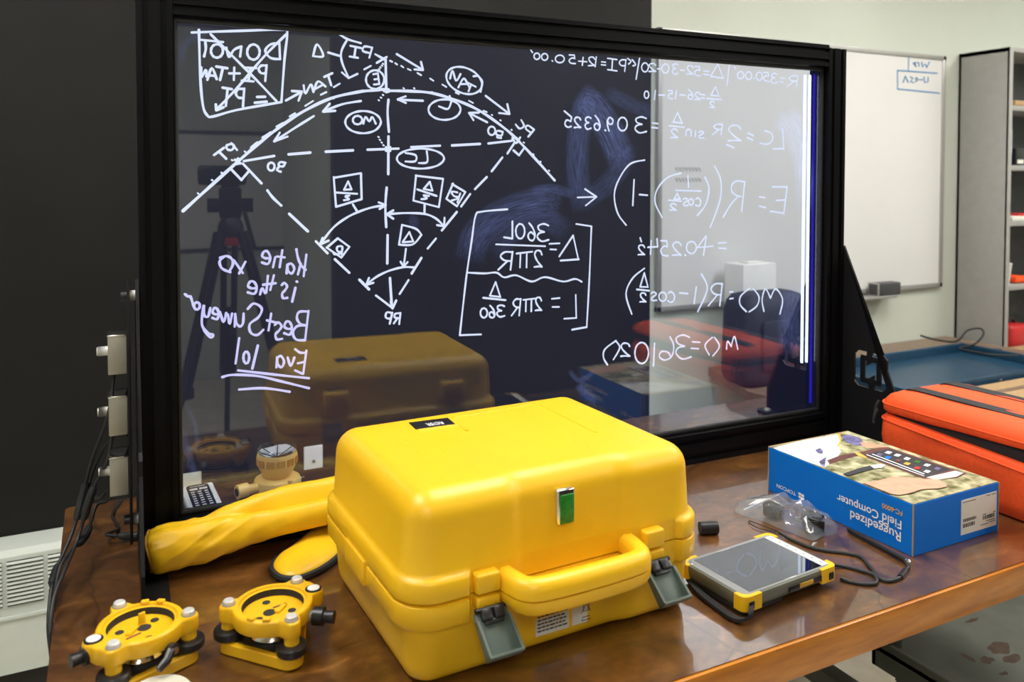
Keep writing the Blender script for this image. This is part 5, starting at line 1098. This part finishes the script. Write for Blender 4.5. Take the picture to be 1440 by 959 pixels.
for cx_, cy_, sx_, sy_ in ((0, 0, 1, 1), (tl, 0, -1, 1), (0, tw_, 1, -1), (tl, tw_, -1, -1)):
    ln_, wd_ = 0.040, 0.022
    P = [(-0.0012, 0.010), (0.0012, 0.004), (0.004, 0.0012), (0.010, -0.0012), (ln_, -0.0012), (ln_, 0.0055), (0.016, 0.0065), (0.0085, 0.0125), (0.006, wd_), (-0.0012, wd_)]
    b = MB(); poly = [(cx_+sx_*x, cy_+sy_*y) for x, y in P]
    b.ring([[(x, y, z) for x, y in poly] for z in (t0+0.003, t0+0.006, t1-0.003, t1+0.0004)]); cb = b.build('corner_bumper', 'tab_yellow', TB, 30)
    if cy_ == 0:
        MB().box((cx_+sx_*0.016, -0.0016, (t0+t1)/2-0.001), (0.012, 0.002, 0.013), 0.003, 2).build('strap_anchor', 'black', cb)
pv = MB().box((0.150, 0.0012, 0.0225), (0.085, 0.003, 0.011), 0.003, 2).build('port_cover', 'black', TB)
MB().box((0.150, -0.0006, 0.0235), (0.034, 0.001, 0.007)).build('caution_label', 'tab_label', pv)
tw2 = Matrix.Translation(TB.location) @ Matrix.Rotation(0.0712, 4, 'Z')
def tt(x, y): return tw2 @ Vector((x, y, t1+0.0004))
text_part('lettering', 'TOPCON', tt(0.083, tw_-0.0145), tt(0.113, tw_-0.0145), (0, 0, 1), 'white_ink', TB, height=0.0045, inv=tbm, lift=0.0002)
text_part('lettering', 'FC-6000', tt(0.108, 0.0085), tt(0.135, 0.0085), (0, 0, 1), 'white_ink', TB, height=0.0045, inv=tbm, lift=0.0002)
MB().lathe([(0.0015, 0), (0.0015, 0.0004)], 12, X=Matrix.Translation((0.014, tw_-0.014, t1+0.0003))).build('camera_dot', 'black', TB)
MB().lathe([(0.0018, 0), (0.0018, 0.0004)], 12, X=Matrix.Translation((0.010, tw_-0.022, t1+0.0003))).build('indicator', 'white', TB)
# hand strap and pad underneath
b = MB(); b.box((0.055, 0.075, 0.0055), (0.10, 0.13, 0.010), 0.004); b.box((0.175, 0.075, 0.005), (0.08, 0.11, 0.009), 0.003); hs = b.build('hand_strap_pad', 'black_rubber', TB)
R = catmull([(0.012, -0.004, 0.021), (-0.002, -0.012, 0.011), (-0.016, 0.004, 0.006), (-0.014, 0.05, 0.006), (-0.006, 0.10, 0.007), (0.01, 0.14, 0.009)], 6)
b = MB(); b.ring([[(p.x-0.006, p.y, p.z-0.003), (p.x+0.006, p.y, p.z-0.003), (p.x+0.006, p.y, p.z+0.003), (p.x-0.006, p.y, p.z+0.003)] for p in R]); b.build('hand_strap', 'strap', TB, 40)
# stylus pen and its cord
pa = Vector((1.362, 1.150, TT+0.0055)); pb = Vector((1.347, 1.008, TT+0.0055))
SP = thing('stylus_pen', 'slim black stylus with silver ends lying along the blue box', 'pen', (pa.x-0.006, pa.y, TT))
o = Vector(SP.location); d = (pb-pa).normalized(); a = pa-o-Vector((0.006, 0, 0)); e = pb-o-Vector((0.006, 0, 0))
MB().cyl(a, e, 0.0045, seg=16).build('barrel', 'black', SP); MB().cyl(a-d*0.005, a, 0.003, 0.0046, 14).build('tip', 'chrome', SP)
b = MB(); b.cyl(e, e+d*0.006, 0.0048, seg=14); b.cyl(e+d*0.006, e+d*0.010, 0.0052, 0.003, 14); b.build('end_clip', 'chrome', SP)
def tz(u, v, h=0.003): return onz(u, v, TT+h)
C_ = [tz(1272, 789), tz(1277, 797), tz(1273, 803), tz(1266, 812), tz(1250, 817), tz(1235, 812), tz(1224, 798), tz(1210, 783), tz(1190, 778), tz(1160, 774), tz(1135, 768), tz(1112, 758), tz(1095, 748, 0.010)]
tg = thing('lanyard_cord', 'thick black lanyard cord looping from the tablet to the stylus', 'cord', C_[0]); o = Vector(tg.location)
MB().tube(catmull([p-o for p in C_], 6), 0.0036, 8).build('cord', 'black_rubber', tg); MB().tube([C_[2]-o, C_[3]-o], 0.0055, 10).build('slider', 'black', tg)
C_ = [tz(1262, 814), tz(1250, 820), tz(1235, 819), tz(1222, 820), tz(1205, 818), tz(1187, 813), tz(1178, 806, 0.008)]
C_ = [tz(1182, 813, 0.004), tz(1196, 818), tz(1215, 821), tz(1229, 821), tz(1233, 816), tz(1228, 808), tz(1210, 802), tz(1190, 797), tz(1172, 794, 0.006)]
tg = thing('strap_cord', 'black strap cord forming a small loop at the tablet corner', 'cord', C_[0]); o = Vector(tg.location)
MB().tube(catmull([p-o for p in C_], 6), 0.0034, 8).build('cord', 'black_rubber', tg)
C_ = [tz(1094, 747, 0.008), tz(1083, 743), tz(1070, 738), tz(1056, 733), tz(1053, 734), tz(1062, 741), tz(1078, 746), tz(1092, 748)]
tg = thing('thin_loop_cord', 'thin black loop of cord on the bench behind the tablet', 'cord', C_[0]); o = Vector(tg.location)
MB().tube(catmull([p-o for p in C_], 5), 0.0011, 6).build('cord', 'black_rubber', tg)
# ================================================================== clear zip bag with two small black chargers
ZB = thing('zip_bag', 'clear plastic zip bag with black adapters inside, in front of the blue box', 'zip bag', (1.30, 1.27, TT))
zi = Vector(ZB.location)
out = [onz(u, v, TT+h) - zi for u, v, h in ((1033, 711, .012), (1060, 698, .02), (1095, 692, .03), (1112, 702, .036), (1128, 708, .036), (1142, 707, .036), (1160, 722, .03), (1178, 734, .020), (1172, 745, .012), (1158, 752, .004), (1143, 760, .002), (1120, 752, .002), (1090, 740, .002), (1065, 730, .002), (1045, 722, .006))]
O = catmull(out, 3, True); n = len(O); c = sum(O, Vector())/n
lowr = [Vector((p.x, p.y, 0.0012)) for p in O]
def zr(s_, z, amp):
    P = []
    for q, p in enumerate(O):
        nz = noise.noise(Vector((p.x*60*s_, p.y*60*s_, z*40)))*amp
        P.append(Vector((c.x+(p.x-c.x)*s_, c.y+(p.y-c.y)*s_, max(0.002, z+(p.z-0.016)*0.5*s_+nz))))
    return P
b = MB(); b.ring([lowr, zr(1.0, 0.010, 0.004), zr(0.93, 0.020, 0.010), zr(0.80, 0.029, 0.014), zr(0.6, 0.036, 0.016), zr(0.38, 0.039, 0.016), zr(0.15, 0.040, 0.010)], 0, True, True)
b.build('film', 'film', ZB, 25)
zp_ = [onz(u, v, TT+0.026)-zi for u, v in ((1046, 717), (1062, 709), (1080, 702), (1098, 694))]
MB().tube(zp_, 0.0014, 6).build('zip_seal', mat('milky_seal', (0.7, 0.74, 0.8), 0.3, alpha=0.5), ZB)
for lab, (u, v), rz, s_ in (('small black adapter with coiled lead in the left half of the zip bag', (1088, 720), 0.4, 0.9), ('black plug adapter with pins in the right half of the zip bag', (1143, 738), -0.6, 1.1)):
    p = onz(u, v, TT+0.012); t = thing('power_adapter', lab, 'adapter', (p.x, p.y, TT+0.002), rz)
    MB().box((0, 0, 0.014*s_), (0.034*s_, 0.042*s_, 0.024*s_), 0.005, 3).build('body', 'black', t)
    random.seed(int(u)); L = []
    for q in range(26): a_ = q*0.95; L.append((0.018*s_*math.cos(a_)*(0.8+0.3*random.random()), 0.022*s_*math.sin(a_)*(0.8+0.3*random.random()), 0.017*s_+0.012*random.random()))
    MB().tube(catmull(L, 4), 0.0026, 6).build('coiled_lead', 'black_rubber', t)
    if s_ > 1:
        for k_ in (-1, 1): MB().cyl((-0.018, k_*0.006, 0.018), (-0.036, k_*0.006, 0.022), 0.0022, seg=10).build('pin', 'chrome', t)
# ================================================================== camera side of the room, seen only as reflections
t = thing('front_whiteboard', 'second whiteboard on the wall opposite, seen reflected in the glass', 'whiteboard', (-0.9, YF, 1.0))
MB().box((1.225, 0.010, 0.47), (2.43, 0.012, 0.92)).build('writing_surface', 'whiteboard', t, 0)
f = MB()
for c_, d_ in (((1.225, 0.013, 0.93), (2.45, 0.024, 0.03)), ((1.225, 0.013, 0.012), (2.45, 0.024, 0.03)), ((0.012, 0.013, 0.47), (0.024, 0.024, 0.94)), ((2.438, 0.013, 0.47), (0.024, 0.024, 0.94))): f.box(c_, d_, 0.003)
f.build('frame', 'dark_grey', t)
TR = thing('video_tripod', 'black video tripod with camcorder, reflected in the left of the glass', 'tripod', (0.405, -0.20, 0), 0.1)
apex = 1.36
MB().lathe([(0.05, apex-0.05), (0.055, apex-0.02), (0.05, apex+0.02), (0.035, apex+0.05)], 24).build('crown', 'black', TR)
MB().lathe([(0.052, apex-0.065), (0.056, apex-0.055), (0.056, apex-0.04), (0.052, apex-0.03)], 24).build('red_collar', 'red', TR)
for q, a in enumerate((25, 145, 265)):
    a = math.radians(a); d = Vector((math.cos(a), math.sin(a), 0)); s_ = Vector((-d.y, d.x, 0)); top_ = d*0.05+Vector((0, 0, apex-0.01)); mid = d*0.22+Vector((0, 0, 0.72)); bot = d*0.42+Vector((0, 0, 0.0))
    b = MB(); b.cyl(top_+s_*0.022, mid+s_*0.022, 0.014, seg=12); b.cyl(top_-s_*0.022, mid-s_*0.022, 0.014, seg=12); lg_ = b.build('leg', 'black', TR)
    MB().cyl(top_.lerp(bot, 0.25), bot+Vector((0, 0, 0.02)), 0.012, 0.012, 12).build('leg_extension', 'black', lg_); MB().box(mid, (0.06, 0.06, 0.05), 0.01, rot=a).build('leg_clamp', 'black', lg_)
MB().box((0, 0, apex+0.11), (0.09, 0.07, 0.13), 0.012).build('fluid_head', 'black', TR); MB().cyl((-0.09, 0, apex+0.10), (0.09, 0, apex+0.10), 0.03, seg=20).build('tilt_drum', 'black', TR)
MB().tube([(0.05, -0.02, apex+0.09), (0.10, -0.28, apex-0.10)], 0.010, 8).build('pan_handle', 'black', TR)
CM = thing('camcorder', 'black camcorder on the tripod, reflected in the left of the glass', 'video camera', (0.405, -0.20, apex+0.182), 0.1)
MB().box((-0.03, 0, 0.042), (0.19, 0.10, 0.08), 0.012, 3).build('body', 'black', CM); b = MB(); b.cyl((0.02, 0.05, 0.045), (0.02, 0.12, 0.045), 0.032, seg=24); b.build('lens_barrel', 'black', CM)
MB().box((0, -0.0, 0.0), (0.07, 0.06, 0.012), 0.003).build('mount_plate', 'black', CM)
